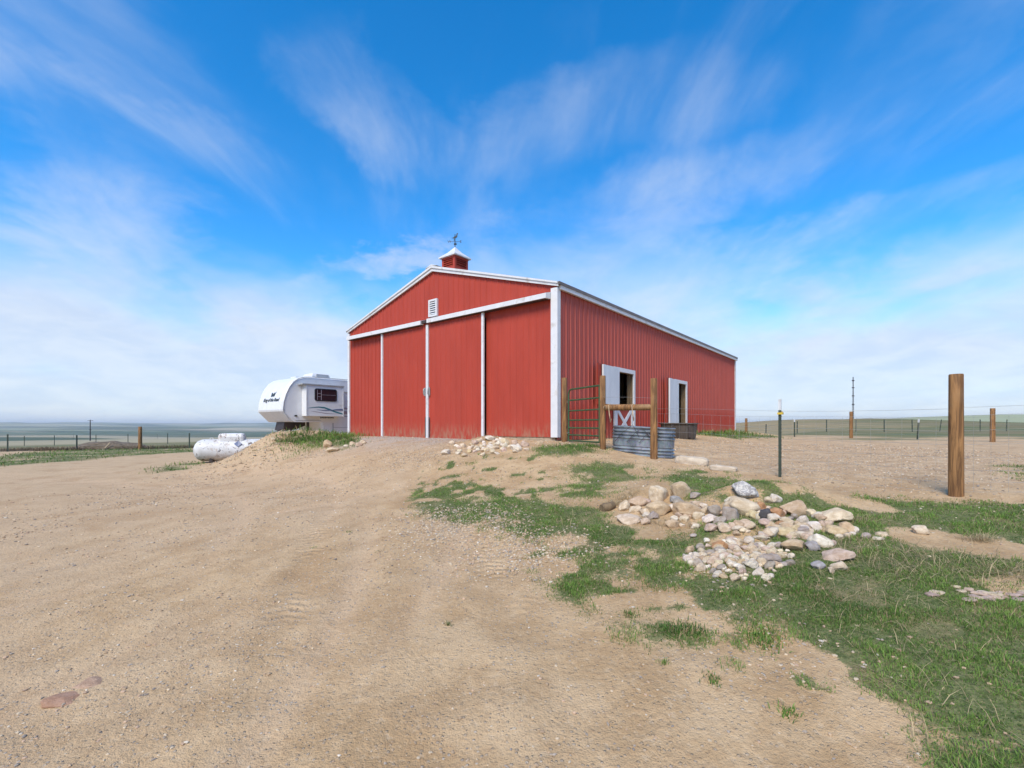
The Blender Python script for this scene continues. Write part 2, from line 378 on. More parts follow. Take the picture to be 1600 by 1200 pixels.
M['interior_wood'] = mat('dark_interior_timber', (0.17, 0.115, 0.06), 0.8, vary=0.3, scale=6, stretch=(4, 4, 0.6))
def wood_post():
    m, nt, b = new_mat('treated_round_post_wood'); N = NT(nt); v = N.coord()
    g = N.noise(N.scale(v, (9, 9, 0.8)), 3.0, 6, 0.65, 0.8); big = N.noise(v, 2.0, 3, 0.5, 0.3)
    col = N.mix(N.rng(g, 0.32, 0.68), (0.105, 0.046, 0.013), (0.345, 0.172, 0.058))
    col = N.mix(N.rng(big, 0.52, 0.72, 0, 0.55), col, (0.34, 0.24, 0.135))
    kn = N.n('ShaderNodeTexVoronoi'); N.put(N.scale(v, (5, 5, 2.4)), kn.inputs['Vector']); kn.inputs['Scale'].default_value = 1.3
    col = N.mix(N.rng(kn.outputs['Distance'], 0.20, 0.07, 0, 0.85), col, (0.055, 0.028, 0.012))
    nt.links.new(col, b.inputs['Base Color']); b.inputs['Roughness'].default_value = 0.75
    nt.links.new(N.bump(g, 0.5, 0.01), b.inputs['Normal']); return m
M['post'] = wood_post()
M['gate'] = mat('green_painted_tube', (0.035, 0.085, 0.030), 0.45, vary=0.2, scale=9, dirt=(0.16, 0.10, 0.06), dirt_amt=0.15, dirt_scale=8)
M['tpost'] = mat('dark_green_post_paint', (0.045, 0.060, 0.040), 0.6, vary=0.25, scale=14)
M['wire'] = mat('galvanised_wire', (0.42, 0.41, 0.38), 0.5, metal=0.5, vary=0.15)
M['yellow'] = mat('yellow_plastic', (0.62, 0.42, 0.04), 0.5)
M['twine'] = mat('baling_twine', (0.50, 0.36, 0.22), 0.9, vary=0.2, scale=40)
def galv():
    m, nt, b = new_mat('galvanised_tank_steel'); N = NT(nt); v = N.coord()
    n = N.noise(v, 3.5, 6, 0.65, 0.3); sp = N.n('ShaderNodeTexVoronoi'); N.put(v, sp.inputs['Vector']); sp.inputs['Scale'].default_value = 38
    col = N.mix(N.rng(n, 0.35, 0.68), (0.12, 0.14, 0.16), (0.30, 0.33, 0.36)); col = N.mix(0.15, col, sp.outputs['Color'], 'SOFT_LIGHT')
    col = N.mix(N.rng(N.noise(N.scale(v, (2, 2, 0.6)), 4, 6, 0.7), 0.60, 0.72, 0, 0.6), col, (0.46, 0.47, 0.47))
    nt.links.new(col, b.inputs['Base Color']); b.inputs['Metallic'].default_value = 0.45; b.inputs['Roughness'].default_value = 0.45
    return m
M['galv'] = galv()
M['rubber'] = mat('dark_stained_tub', (0.062, 0.048, 0.038), 0.75, vary=0.4, scale=8, stretch=(1, 1, 0.3), bump=0.3)
M['rv'] = mat('white_fibreglass', (0.68, 0.685, 0.69), 0.35, vary=0.04, dirt=(0.47, 0.45, 0.41), dirt_amt=0.15, dirt_scale=1.5)
M['rv_trim'] = mat('grey_trim_moulding', (0.36, 0.365, 0.37), 0.5, vary=0.1)
M['glass_frame'] = mat('black_window_frame', (0.02, 0.02, 0.025), 0.4)
def glass():
    m, nt, b = new_mat('tinted_window_glass'); b.inputs['Base Color'].default_value = (0.035, 0.018, 0.022, 1); b.inputs['Roughness'].default_value = 0.06; b.inputs['Specular IOR Level'].default_value = 0.5; return m
M['glass'] = glass()
M['teal'] = mat('teal_stripe', (0.03, 0.17, 0.20), 0.4, vary=0.1)
M['slate'] = mat('slate_blue_stripe', (0.13, 0.16, 0.26), 0.4, vary=0.1)
M['mauve'] = mat('mauve_grey_stripe', (0.34, 0.29, 0.32), 0.4, vary=0.1)
M['black'] = mat('dark_lettering', (0.025, 0.035, 0.04), 0.5)
M['tyre'] = mat('tyre_rubber', (0.02, 0.02, 0.02), 0.85)
M['dark_metal'] = mat('dark_hitch_steel', (0.035, 0.025, 0.024), 0.6, vary=0.3)
def propane():
    m, nt, b = new_mat('chipped_white_tank_paint'); N = NT(nt); v = N.coord()
    base = N.mix(N.rng(N.noise(v, 3, 5, 0.6), 0.3, 0.7), (0.54, 0.53, 0.51), (0.66, 0.66, 0.655))
    base = N.mix(N.rng(N.noise(N.scale(v, (1, 1, 1)), 2.6, 6, 0.7, 0.6), 0.545, 0.62, 0, 0.6), base, (0.40, 0.31, 0.24))
    base = N.mix(N.rng(N.noise(v, 7.5, 4, 0.7, 0.8), 0.60, 0.615, 0, 1), base, (0.075, 0.05, 0.045))
    sp = N.n('ShaderNodeSeparateXYZ'); N.put(v, sp.inputs[0])
    low = N.math('MULTIPLY', N.rng(sp.outputs[2], 0.40, -0.02, 0, 1), N.rng(N.noise(v, 5, 6, 0.7), 0.36, 0.62, 0.15, 0.9))
    base = N.mix(low, base, (0.23, 0.16, 0.10))
    nt.links.new(base, b.inputs['Base Color']); b.inputs['Roughness'].default_value = 0.55; return m
M['propane'] = propane()
def rock_mat(name, mottled=False):
    m, nt, b = new_mat(name); N = NT(nt); v = N.coord()
    oi = N.n('ShaderNodeObjectInfo'); c = oi.outputs['Color']
    off = N.n('ShaderNodeVectorMath', operation='ADD'); N.put(v, off.inputs[0])
    cx = N.n('ShaderNodeCombineXYZ'); N.put(N.math('MULTIPLY', oi.outputs['Random'], 50.0), cx.inputs[0]); N.put(cx.outputs[0], off.inputs[1]); v = off.outputs[0]
    n1 = N.noise(v, 1.6, 6, 0.65, 0.4); n2 = N.noise(v, 9.0, 5, 0.65); n3 = N.noise(v, 34.0, 3, 0.6)
    col = N.mix(N.rng(n1, 0.35, 0.68, 0, 1), N.mix(1.0, c, (0.72, 0.66, 0.60), 'MULTIPLY'), c)
    col = N.mix(N.rng(n2, 0.52, 0.72, 0, 0.4), col, N.mix(1.0, c, (1.18, 1.16, 1.12), 'MULTIPLY'))
    col = N.mix(N.rng(n3, 0.58, 0.72, 0, 0.35), col, N.mix(1.0, c, (0.50, 0.45, 0.42), 'MULTIPLY'))
    if mottled:
        vv = N.noise(v, 2.2, 7, 0.75, 1.0)
        col = N.mix(N.rng(vv, 0.49, 0.53), col, (0.60, 0.56, 0.50))
    nt.links.new(col, b.inputs['Base Color']); b.inputs['Roughness'].default_value = 0.85; b.inputs['Specular IOR Level'].default_value = 0.25
    h = N.math('ADD', n2, N.math('MULTIPLY', n3, 0.5)); nt.links.new(N.bump(h, 0.6, 0.012), b.inputs['Normal']); return m
M['rock'] = rock_mat('field_stone'); M['rock_mottled'] = rock_mat('mottled_field_stone', True)
def vcol_mat(name, rough=0.8, trans=0.0):
    m, nt, b = new_mat(name); N = NT(nt)
    nt.links.new(N.attr('Col').outputs['Color'], b.inputs['Base Color']); b.inputs['Roughness'].default_value = rough; b.inputs['Specular IOR Level'].default_value = 0.2
    if trans:
        t = N.n('ShaderNodeBsdfTranslucent'); nt.links.new(N.attr('Col').outputs['Color'], t.inputs['Color'])
        mx = N.n('ShaderNodeMixShader'); mx.inputs[0].default_value = trans; nt.links.new(b.outputs[0], mx.inputs[1]); nt.links.new(t.outputs[0], mx.inputs[2])
        nt.links.new(mx.outputs[0], nt.nodes['Material Output'].inputs['Surface'])
    return m
def cobble_mat():
    m, nt, b = new_mat('small_cobble_stone'); N = NT(nt); P = N.coord(); c = N.attr('Col').outputs['Color']
    n2 = N.noise(P, 60, 4, 0.65); col = N.mix(N.rng(n2, 0.4, 0.65, 0, 0.6), c, N.mix(1.0, c, (0.62, 0.56, 0.50), 'MULTIPLY'))
    nt.links.new(col, b.inputs['Base Color']); b.inputs['Roughness'].default_value = 0.88; nt.links.new(N.bump(n2, 0.4, 0.004), b.inputs['Normal']); return m
M['pebble_rough'] = cobble_mat()
M['grass'] = vcol_mat('grass_blades', 0.7, 0.25); M['pebble'] = vcol_mat('loose_pebbles', 0.9)

def ground_mat():
    m, nt, b = new_mat('dirt_and_prairie'); N = NT(nt)
    P = N.n('ShaderNodeNewGeometry').outputs['Position']
    sp = N.n('ShaderNodeSeparateXYZ'); N.put(P, sp.inputs[0])
    g = N.attr('grass').outputs['Fac']; gr = N.attr('gravel').outputs['Fac']; co = N.attr('corral').outputs['Fac']; fa = N.attr('prairie').outputs['Fac']; fd = N.attr('fields').outputs['Fac']
    n_big = N.noise(P, 0.35, 4, 0.55, 0.3); n_mid = N.noise(P, 2.3, 6, 0.62, 0.2); n_fine = N.noise(P, 26, 5, 0.7); n_grit = N.noise(P, 95, 3, 0.65)
    dirt = N.mix(N.rng(n_mid, 0.34, 0.66), (0.430, 0.278, 0.142), (0.575, 0.400, 0.226))
    dirt = N.mix(N.rng(N.math('ADD', N.math('MULTIPLY', n_big, 1.6), N.math('MULTIPLY', sp.outputs[0], -0.09)), 0.72, 1.35, 0, 0.6), dirt, (0.545, 0.395, 0.250))
    dirt = N.mix(N.math('MULTIPLY', N.attr('track').outputs['Fac'], 0.6), dirt, (0.600, 0.420, 0.260))
    loose = N.noise(N.scale(P, (0.8, 0.8, 0.8)), 1.1, 5, 0.62, 0.5); dirt = N.mix(N.rng(loose, 0.50, 0.64, 0, 0.45), dirt, (0.405, 0.252, 0.126))
    dirt = N.mix(N.rng(n_fine, 0.53, 0.70, 0, 0.50), dirt, (0.320, 0.198, 0.108))
    dirt = N.mix(N.rng(n_fine, 0.46, 0.32, 0, 0.6), dirt, (0.590, 0.440, 0.280))
    dirt = N.mix(N.rng(n_grit, 0.56, 0.68, 0, 0.45), dirt, (0.280, 0.180, 0.108))
    vor = N.n('ShaderNodeTexVoronoi'); N.put(P, vor.inputs['Vector']); vor.inputs['Scale'].default_value = 48; vor.inputs['Randomness'].default_value = 1.0
    vs = N.n('ShaderNodeSeparateColor'); N.put(vor.outputs['Color'], vs.inputs[0])
    stone = N.math('MULTIPLY', N.rng(vs.outputs[0], 0.72, 0.80), N.rng(vor.outputs['Distance'], 0.42, 0.30))
    stonec = N.mix(vs.outputs[1], (0.34, 0.27, 0.20), (0.58, 0.49, 0.39))
    patch = N.rng(N.noise(P, 0.9, 3, 0.6), 0.40, 0.62, 0.25, 1.0)
    dirt = N.mix(N.math('MULTIPLY', stone, patch), dirt, stonec)
    corral = N.mix(N.rng(n_mid, 0.35, 0.65), (0.460, 0.302, 0.168), (0.600, 0.428, 0.258)); corral = N.mix(N.rng(n_fine, 0.50, 0.68, 0, 0.6), corral, (0.26, 0.18, 0.12))
    corral = N.mix(N.math('MULTIPLY', stone, 0.8), corral, stonec)
    c = N.mix(co, dirt, corral)
    gravel = N.mix(N.rng(N.noise(P, 60, 3, 0.7), 0.36, 0.64), (0.25, 0.210, 0.175), (0.52, 0.455, 0.385))
    c = N.mix(N.math('MULTIPLY', gr, N.rng(n_mid, 0.30, 0.55, 0.2, 1.0)), c, gravel)
    turf = N.mix(N.rng(n_fine, 0.36, 0.62), (0.055, 0.092, 0.026), (0.190, 0.205, 0.085)); turf = N.mix(N.rng(n_grit, 0.50, 0.62, 0, 0.6), turf, (0.060, 0.090, 0.028)); turf = N.mix(N.rng(n_mid, 0.50, 0.72, 0, 0.55), turf, (0.33, 0.235, 0.130))
    gsh = N.rng(N.math('ADD', g, N.math('MULTIPLY', N.math('SUBTRACT', n_fine, 0.5), 1.3)), 0.30, 0.62, 0, 0.94)
    c = N.mix(N.math('MULTIPLY', gsh, N.rng(g, 0.02, 0.12)), c, turf)
    # prairie beyond the yard
    pn = N.noise(N.scale(P, (0.10, 0.22, 0.2)), 1.0, 6, 0.65, 0.3)
    pr = N.mix(N.rng(pn, 0.36, 0.62), (0.215, 0.175, 0.085), (0.090, 0.125, 0.048)); pr = N.mix(N.rng(n_mid, 0.45, 0.7, 0, 0.45), pr, (0.27, 0.21, 0.12))
    pr = N.mix(N.rng(N.noise(P, 0.02, 4, 0.6), 0.44, 0.58, 0, 0.65), pr, (0.190, 0.155, 0.085))
    pr = N.mix(N.math('MULTIPLY', N.attr('dry').outputs['Fac'], N.rng(pn, 0.30, 0.60, 0.95, 0.5)), pr, (0.345, 0.255, 0.140))
    c = N.mix(fa, c, pr)
    # strip fields far away
    rot = N.n('ShaderNodeMapping'); N.put(P, rot.inputs[0]); rot.inputs['Rotation'].default_value = (0, 0, R(14)); rot.inputs['Scale'].default_value = (1 / 1300, 1 / 300, 0)
    wob = N.n('ShaderNodeVectorMath', operation='ADD'); N.put(rot.outputs[0], wob.inputs[0])
    wx = N.n('ShaderNodeCombineXYZ'); wv = N.math('MULTIPLY', N.math('SUBTRACT', N.noise(P, 0.0009, 3, 0.5), 0.5), 1.1); N.put(wv, wx.inputs[0]); N.put(wv, wx.inputs[1]); N.put(wx.outputs[0], wob.inputs[1])
    fl = N.n('ShaderNodeVectorMath', operation='FLOOR'); N.put(wob.outputs[0], fl.inputs[0])
    wnz = N.n('ShaderNodeTexWhiteNoise', noise_dimensions='2D'); N.put(fl.outputs[0], wnz.inputs['Vector'])
    ramp = N.n('ShaderNodeValToRGB'); ramp.color_ramp.interpolation = 'CONSTANT'; e = ramp.color_ramp.elements
    cols = [(0.0, (0.060, 0.090, 0.045)), (0.20, (0.11, 0.125, 0.070)), (0.36, (0.36, 0.31, 0.20)), (0.52, (0.065, 0.105, 0.052)), (0.66, (0.20, 0.175, 0.11)), (0.80, (0.42, 0.37, 0.25))]
    e[0].position, e[0].color = 0.0, (*cols[0][1], 1); e[1].position, e[1].color = cols[1][0], (*cols[1][1], 1)
    for p_, c_ in cols[2:]: q = e.new(p_); q.color = (*c_, 1)
    N.put(wnz.outputs['Value'], ramp.inputs[0])
    fcol = N.mix(N.rng(N.noise(P, 0.012, 5, 0.65), 0.3, 0.7, 0, 0.30), ramp.outputs[0], (0.12, 0.11, 0.07))
    c = N.mix(fd, c, N.mix(N.attr('pale').outputs['Fac'], fcol, (0.33, 0.345, 0.195)))
    nt.links.new(c, b.inputs['Base Color']); b.inputs['Roughness'].default_value = 0.95; b.inputs['Specular IOR Level'].default_value = 0.12
    # tread marks pressed into the drive
    u = N.math('ADD', N.math('ADD', sp.outputs[0], 2.15), N.math('MULTIPLY', N.math('SUBTRACT', sp.outputs[1], 5.0), 0.30))
    u2 = N.math('SUBTRACT', u, 1.7); u = N.math('MINIMUM', N.math('ABSOLUTE', u), N.math('ABSOLUTE', u2))
    tm = N.rng(N.math('ABSOLUTE', u), 0.19, 0.10); tm = N.math('MULTIPLY', tm, N.math('MULTIPLY', N.rng(sp.outputs[1], 2.4, 3.6), N.rng(sp.outputs[1], 11.0, 7.5)))
    tm = N.math('MULTIPLY', tm, N.rng(N.noise(P, 2.4, 5, 0.6), 0.40, 0.66))
    saw = N.math('SINE', N.math('ADD', N.math('MULTIPLY', N.math('ADD', sp.outputs[1], N.math('MULTIPLY', N.math('ABSOLUTE', u), 0.5)), 58.0), N.math('MULTIPLY', n_mid, 3.0)))
    h = N.math('ADD', N.math('MULTIPLY', n_fine, 1.0), N.math('MULTIPLY', n_grit, 0.45)); h = N.math('ADD', h, N.math('MULTIPLY', stone, 0.45))
    h = N.math('ADD', h, N.math('MULTIPLY', N.math('MULTIPLY', saw, tm), 0.38)); h = N.math('ADD', h, N.math('MULTIPLY', n_mid, 1.2))
    nearf = N.math('SUBTRACT', 1.0, fa)
    nt.links.new(N.bump(N.math('MULTIPLY', h, nearf), 0.9, 0.022), b.inputs['Normal']); return m
M['ground'] = ground_mat()

# ------------------------------------------------------------------ ground sheet
def axis(fine, growth, lim, start=0.0):
    out = [start]; 
    while out[-1] < lim: out.append(out[-1] + max(fine, growth * out[-1]))
    return np.array(out)
ax_ = axis(0.05, 0.024, 11000); gxs = np.concatenate([-ax_[::-1][:-1], ax_])
fy_ = axis(0.05, 0.022, 11000); by_ = axis(0.3, 0.12, 11000); gys = np.concatenate([-by_[::-1][:-1], fy_])
XX, YY = np.meshgrid(gxs, gys); ZZ = ground_z(XX, YY)
V = np.stack([XX.ravel(), YY.ravel(), ZZ.ravel()], 1); nx, ny = len(gxs), len(gys)
I = (np.arange(ny - 1)[:, None] * nx + np.arange(nx - 1)[None, :]).ravel()
gme = np_mesh('ground', V, np.stack([I, I + 1, I + nx + 1, I + nx], 1), None, True)
X1, Y1 = V[:, 0], V[:, 1]; rr = np.hypot(X1, Y1)
gm = np.zeros(len(V)); sel = (np.abs(X1) < 45) & (Y1 > 0.5) & (Y1 < 45); gm[sel] = grass_mask(X1[sel], Y1[sel]); set_attr(gme, 'grass', gm)
door_c = CORNER + 4.4 * np.array([-SY, SX])
rp = -((X1 - door_c[0]) * SX + (Y1 - door_c[1]) * SY); rq = (X1 - door_c[0]) * SY - (Y1 - door_c[1]) * SX
set_attr(gme, 'gravel', sstep(3.6, 0.4, rp + 0.5 * fbm(X1, Y1, 5, 3)) * sstep(3.0, 1.6, np.abs(rq + 0.15 * rp)) * (rp > -1))
cp = -((X1 - CORNER[0]) * SX + (Y1 - CORNER[1]) * SY); cq = (X1 - CORNER[0]) * SY - (Y1 - CORNER[1]) * SX
set_attr(gme, 'corral', sstep(0.5, 3.0, cq) * sstep(2.4, 0.6, cp))
nzp = fbm(X1 * 0.22, Y1 * 0.22, 31, 4)
pr_l = sstep(29.5, 33.5, Y1 + 6 * nzp + 0.12 * np.minimum(X1 + 20, 0)); pr_r = sstep(15.0, 24.5, 0.62 * Y1 + 0.22 * X1 + 9 * nzp)
set_attr(gme, 'prairie', np.maximum(np.where(X1 < 4, pr_l, pr_r), sstep(40, 50, rr)) * (Y1 > -60) + (Y1 <= -60))
set_attr(gme, 'track', tracks(X1, Y1))
_t = X1 / np.maximum(Y1, 1)
set_attr(gme, 'dry', sstep(0.95, 0.60, _t + 0.15 * fbm(X1 / 30, Y1 / 30, 71, 3)) * sstep(55, 80, rr) * (X1 > 0))
set_attr(gme, 'pale', 0.55 * sstep(2000, 3400, rr) * (X1 < 0) * sstep(-0.15, 0.15, fbm(X1 / 900, Y1 / 500, 75, 3)) + sstep(500, 700, rr) * sstep(2200, 1700, rr) * sstep(0.72, 0.86, _t + 0.05 * fbm(X1 / 150, Y1 / 150, 73, 3)))
set_attr(gme, 'fields', np.maximum(sstep(330, 520, rr + 60 * fbm(X1 / 200, Y1 / 200, 8, 3)), sstep(75, 110, rr) * (X1 < 0)))
tag(link('ground', gme, M['ground']), 'bare tan dirt yard running out to prairie and strip fields', kind='structure')

# ------------------------------------------------------------------ barn
barn = tag(empty('barn', (CORNER[0], CORNER[1], PAD), BARN_ROT), 'red metal barn with white trim, sliding doors and a louvred cupola', 'barn')
EAVE, RIDGE, YR = 3.76, 5.09, 4.45
def roofline(y): return EAVE + (RIDGE - EAVE) * (y / YR if y < YR else (BW - y) / (BW - YR))
PITCH, RIB = 0.213, 0.024
def rib_profile(a0, a1):
    pts = []; k = math.floor(a0 / PITCH) - 1
    while k * PITCH < a1 + PITCH:
        b = k * PITCH
        for o, h in ((0.0, 0), (0.075, 0), (0.080, 0.005), (0.095, 0.005), (0.100, 0), (0.165, 0), (0.180, RIB), (0.200, RIB)):
            pts.append((b + o, h))
        k += 1
    def hat(a):
        for (p, h), (q, g_) in zip(pts, pts[1:]):
            if p <= a <= q: return h + (g_ - h) * ((a - p) / (q - p) if q > p else 0)
        return 0
    ins = [(a, h) for a, h in pts if a0 + 1e-4 < a < a1 - 1e-4]
    return [(a0, hat(a0))] + ins + [(a1, hat(a1))], hat
def ribbed(mb, a0, a1, zb, zt, place, openings=(), wav=0.0, flat=1.0):
    """ribbed sheet between a0 and a1; openings = (a0, a1, z0, z1); place(a, h, z) -> local point"""
    prof, hat = rib_profile(a0, a1)
    xs = sorted(set([a for a, _ in prof] + [e for o in openings for e in o[:2] if a0 < e < a1]))
    for p, q in zip(xs, xs[1:]):
        m_ = (p + q) / 2; cuts = [(o[2], o[3]) for o in openings if o[0] < m_ < o[1]]
        spans = [(None, None)]
        if cuts: z0, z1 = cuts[0]; spans = [(None, z0), (z1, None)]
        for lo, hi in spans:
            l0, l1 = (zb(p), zb(q)) if lo is None else (lo, lo); h0, h1 = (zt(p), zt(q)) if hi is None else (hi, hi)
            if h0 - l0 < 0.01 and h1 - l1 < 0.01: continue
            n = 6 if wav else 1
            for i in range(n):
                def pt(a, t, l, h): 
                    z = l + (h - l) * t
                    return place(a, hat(a) * flat + (wav * math.sin(a * 1.3 + z * 1.1) * math.sin(z * 1.9 + a * 0.4 + 1) if wav else 0), z)
                t0, t1 = i / n, (i + 1) / n
                mb.add([pt(p, t0, l0, h0), pt(q, t0, l1, h1), pt(q, t1, l1, h1), pt(p, t1, l0, h0)], [(0, 1, 2, 3)])
def sheets(name, a0, a1, zb, zt, place, openings=(), width=PITCH * 4, wav=0.0, parent=None, material='red', flat=1.0):
    a = a0; i = 0
    while a < a1 - 0.02:
        b = min(a + width, a1); 
        if a1 - b < 0.15: b = a1
        mb = MB(); lift = 0.0015 * (i % 2)
        ribbed(mb, a, b, zb, zt, lambda s_, h, z: place(s_, h + lift, z), openings, wav, flat)
        if mb.v: mb.build(name, M[material], parent or barn)
        a = b; i += 1
front = lambda off: (lambda a, h, z: (-off - h, a, z))
side = lambda off: (lambda a, h, z: (a, -off - h, z))
D0, D1, D2 = 2.30, 4.585, 6.88
sheets('wall_sheet', 0.0, D0, lambda a: 0.09, roofline, front(0.0), flat=0.62, wav=0.002)
sheets('wall_sheet', D0, D2, lambda a: 3.30, roofline, front(0.0), flat=0.75)
sheets('wall_sheet', D2, BW, lambda a: 0.0, roofline, front(0.0))
OP1 = (2.97, 4.13, -0.1, 2.03); OP2 = (7.72, 8.82, -0.1, 2.03)
sheets('wall_sheet', 0.0, BL, lambda a: 0.02, lambda a: EAVE, side(0.0), (OP1, OP2), wav=0.006, material='red_side')
w = MB(); ribbed(w, 0, BL, lambda a: 0.0, lambda a: EAVE, lambda a, h, z: (a, BW + h, z)); w.build('left_wall', M['red'], barn)
w = MB(); ribbed(w, 0, BW, lambda a: 0.0, roofline, lambda a, h, z: (BL + h, a, z)); w.build('rear_wall', M['red'], barn)
# roof
def roof_slope(right):
    mb = MB(); y0, y1 = (-0.11, YR) if right else (YR, BW + 0.06)
    sl = (RIDGE - EAVE) / (YR if right else BW - YR)
    def zt(y): return EAVE + 0.03 + (y if right else BW - y) * sl
    prof, hat = rib_profile(-0.085, BL + 0.09)
    for (p, h), (q, g_) in zip(prof, prof[1:]):
        for dz_ in (0.03, 0.0):
            mb.add([(p, y0, zt(y0) + dz_ + h), (q, y0, zt(y0) + dz_ + g_), (q, y1, zt(y1) + dz_ + g_), (p, y1, zt(y1) + dz_ + h)], [(0, 1, 2, 3)])
    for ye, (ya, yb) in ((0, (y0, y0)), ):
        e = y0 if right else y1
        mb.box(-0.085, BL + 0.09, e - 0.012, e + 0.012, zt(e) - 0.02, zt(e) + 0.055)
    return mb.build('roof_slope', M['roof'], barn)
roof_slope(True); roof_slope(False)
c = MB(); c.prism([(-0.11, YR - 0.26, RIDGE + 0.025), (-0.11, YR, RIDGE + 0.105), (-0.11, YR + 0.26, RIDGE + 0.03), (-0.11, YR, RIDGE + 0.06)], (BL + 0.22, 0, 0)); c.build('ridge_cap', M['white'], barn)
# rake boards with roof edge flashing
for right in (True, False):
    y0, y1 = (-0.08, YR) if right else (BW + 0.03, YR)
    sl = (RIDGE - EAVE) / (YR if right else BW - YR)
    z0 = EAVE - (0.08 if right else 0.03) * sl; n = MB()
    n.prism([(-0.075, y0, z0 - 0.035), (-0.075, y1, RIDGE - 0.085), (-0.075, y1, RIDGE + 0.03), (-0.075, y0, z0 + 0.045)], (0.045, 0, 0)); ob = n.build('rake_board', M['white'], barn)
    n = MB(); n.prism([(-0.105, y0, z0 + 0.030), (-0.105, y1, RIDGE + 0.005), (-0.105, y1, RIDGE + 0.07), (-0.105, y0, z0 + 0.070)], (0.029, 0, 0)); n.build('edge_flashing', M['white'], barn)
MB().box(0.02, BL + 0.1, -0.105, -0.035, EAVE - 0.115, EAVE - 0.012).build('eave_fascia', M['white'], barn)
MB().box(0.02, BL + 0.1, BW + 0.035, BW + 0.105, EAVE - 0.115, EAVE - 0.012).build('eave_fascia', M['white'], barn)
# corner trims
def angle_trim(x, y, sx_, sy_, z0, z1, w_, w2): 
    t = MB(); t.box(min(x, x - sx_ * 0.045), max(x, x - sx_ * 0.045), min(y - sy_ * 0.045, y + sy_ * w_), max(y - sy_ * 0.045, y + sy_ * w_), z0, z1)
    t.box(min(x + sx_ * 0.001, x + sx_ * w2), max(x + sx_ * 0.001, x + sx_ * w2), min(y, y - sy_ * 0.045), max(y, y - sy_ * 0.045), z0 + 0.002, z1 - 0.002)
    t.build('corner_trim', M['white'], barn)
angle_trim(0, 0, 1, 1, 0.09, EAVE - 0.07, 0.15, 0.09); angle_trim(0, BW, 1, -1, -0.06, EAVE - 0.07, 0.07, 0.10); angle_trim(BL, 0, -1, 1, 0.0, EAVE - 0.07, 0.12, 0.07); angle_trim(BL, BW, -1, -1, 0.0, EAVE - 0.07, 0.12, 0.12)
# skirt boards at the foot of the walls
s_ = MB(); s_.box(0.015, 0.055, 0.06, D0 - 0.05, -0.16, 0.10); s_.build('skirt_board', M['lumber'], barn)
s_ = MB(); s_.box(0.06, BL - 0.1, 0.018, 0.058, -0.22, 0.06); s_.build('skirt_board', M['lumber'], barn)
s_ = MB(); s_.box(0.015, 0.055, D2 + 0.05, BW - 0.1, -0.18, 0.02); s_.build('skirt_board', M['lumber'], barn)
# sliding doors
def sliding_door(y0, y1, latch_side):
    slab = MB(); slab.box(-0.096, -0.060, y0 + 0.012, y1 - 0.012, -0.02, 3.46); d = slab.build('sliding_door', M['dark_rust'], barn)
    sheets('door_sheet', y0 + 0.01, y1 - 0.01, lambda a: -0.03, lambda a: 3.47, front(0.107), parent=d, flat=0.62, wav=0.002)
    for ye in (y0, y1):
        inner = 0.05 if ye == y0 else -0.05
        if (ye == D1): MB().box(-0.150, -0.104, min(ye + 0.004 * (1 if inner > 0 else -1), ye + inner), max(ye + 0.004 * (1 if inner > 0 else -1), ye + inner), -0.04, 3.40).build('edge_trim', M['white'], d)
        else: MB().box(-0.150, -0.104, min(ye - inner * 0.6, ye + inner * 1.0), max(ye - inner * 0.6, ye + inner), -0.05, 3.42).build('edge_trim', M['white'], d)
    return d
dr = sliding_door(D0, D1, 1); dl = sliding_door(D1, D2, 0)
for d_, yy in ((dr, D1 - 0.10), (dl, D1 + 0.10)):
    h = MB(); h.tube([(-0.15, yy, 1.30), (-0.20, yy, 1.31), (-0.20, yy, 1.47), (-0.15, yy, 1.48)], 0.012, 8); h.box(-0.156, -0.136, yy - 0.035, yy + 0.035, 1.27, 1.51); h.build('handle', M['wire'], d_)
    sc_ = MB(); sgn = 1 if yy > D1 else -1
    sc_.box(-0.1345, -0.131, min(D1 + sgn * 0.075, D1 + sgn * 0.105), max(D1 + sgn * 0.075, D1 + sgn * 0.105), 0.02, 0.62); sc_.build('scuffed_edge', M['dark_rust'], d_)
# tracks
def track(y0, y1, dzz):
    t = MB(); t.prism([(-0.03, y0, 3.44 + dzz), (-0.235, y0, 3.43 + dzz), (-0.235, y0, 3.55 + dzz), (-0.03, y0, 3.61 + dzz)], (0, y1 - y0, 0)); o = t.build('track_cover', M['white'], barn)
    e = MB(); e.box(-0.19, -0.06, y0 + 0.05, y1 - 0.05, 3.415 + dzz, 3.437 + dzz); e.build('rail', M['dark_rust'], o)
track(0.16, D1 - 0.08, 0.0); track(D1 + 0.20, BW - 0.20, -0.012)
b_ = MB(); b_.box(-0.21, -0.02, D1 - 0.06, D1 + 0.18, 3.45, 3.53); b_.build('track_bracket', M['dark_rust'], barn)
# gable vent
gv = MB(); V0, V1, VZ0, VZ1 = 4.22, 4.60, 3.64, 4.15
for bx in ((V0, V0 + 0.06, VZ0, VZ1), (V1 - 0.06, V1, VZ0, VZ1), (V0 + 0.06, V1 - 0.06, VZ0, VZ0 + 0.05), (V0 + 0.06, V1 - 0.06, VZ1 - 0.05, VZ1)): gv.box(-0.085, -0.02, *bx)
gvo = gv.build('gable_vent', M['white'], barn)
MB().box(-0.034, -0.026, V0 + 0.06, V1 - 0.06, VZ0 + 0.05, VZ1 - 0.05).build('vent_back', M['slate'], gvo)
for i in range(6):
    z = VZ0 + 0.065 + i * 0.066; sl_ = MB(); sl_.prism([(-0.078, V0 + 0.061, z), (-0.038, V0 + 0.061, z + 0.045), (-0.038, V0 + 0.061, z + 0.055), (-0.078, V0 + 0.061, z + 0.012)], (0, V1 - V0 - 0.122, 0)); sl_.build('slat', M['white'], gvo)
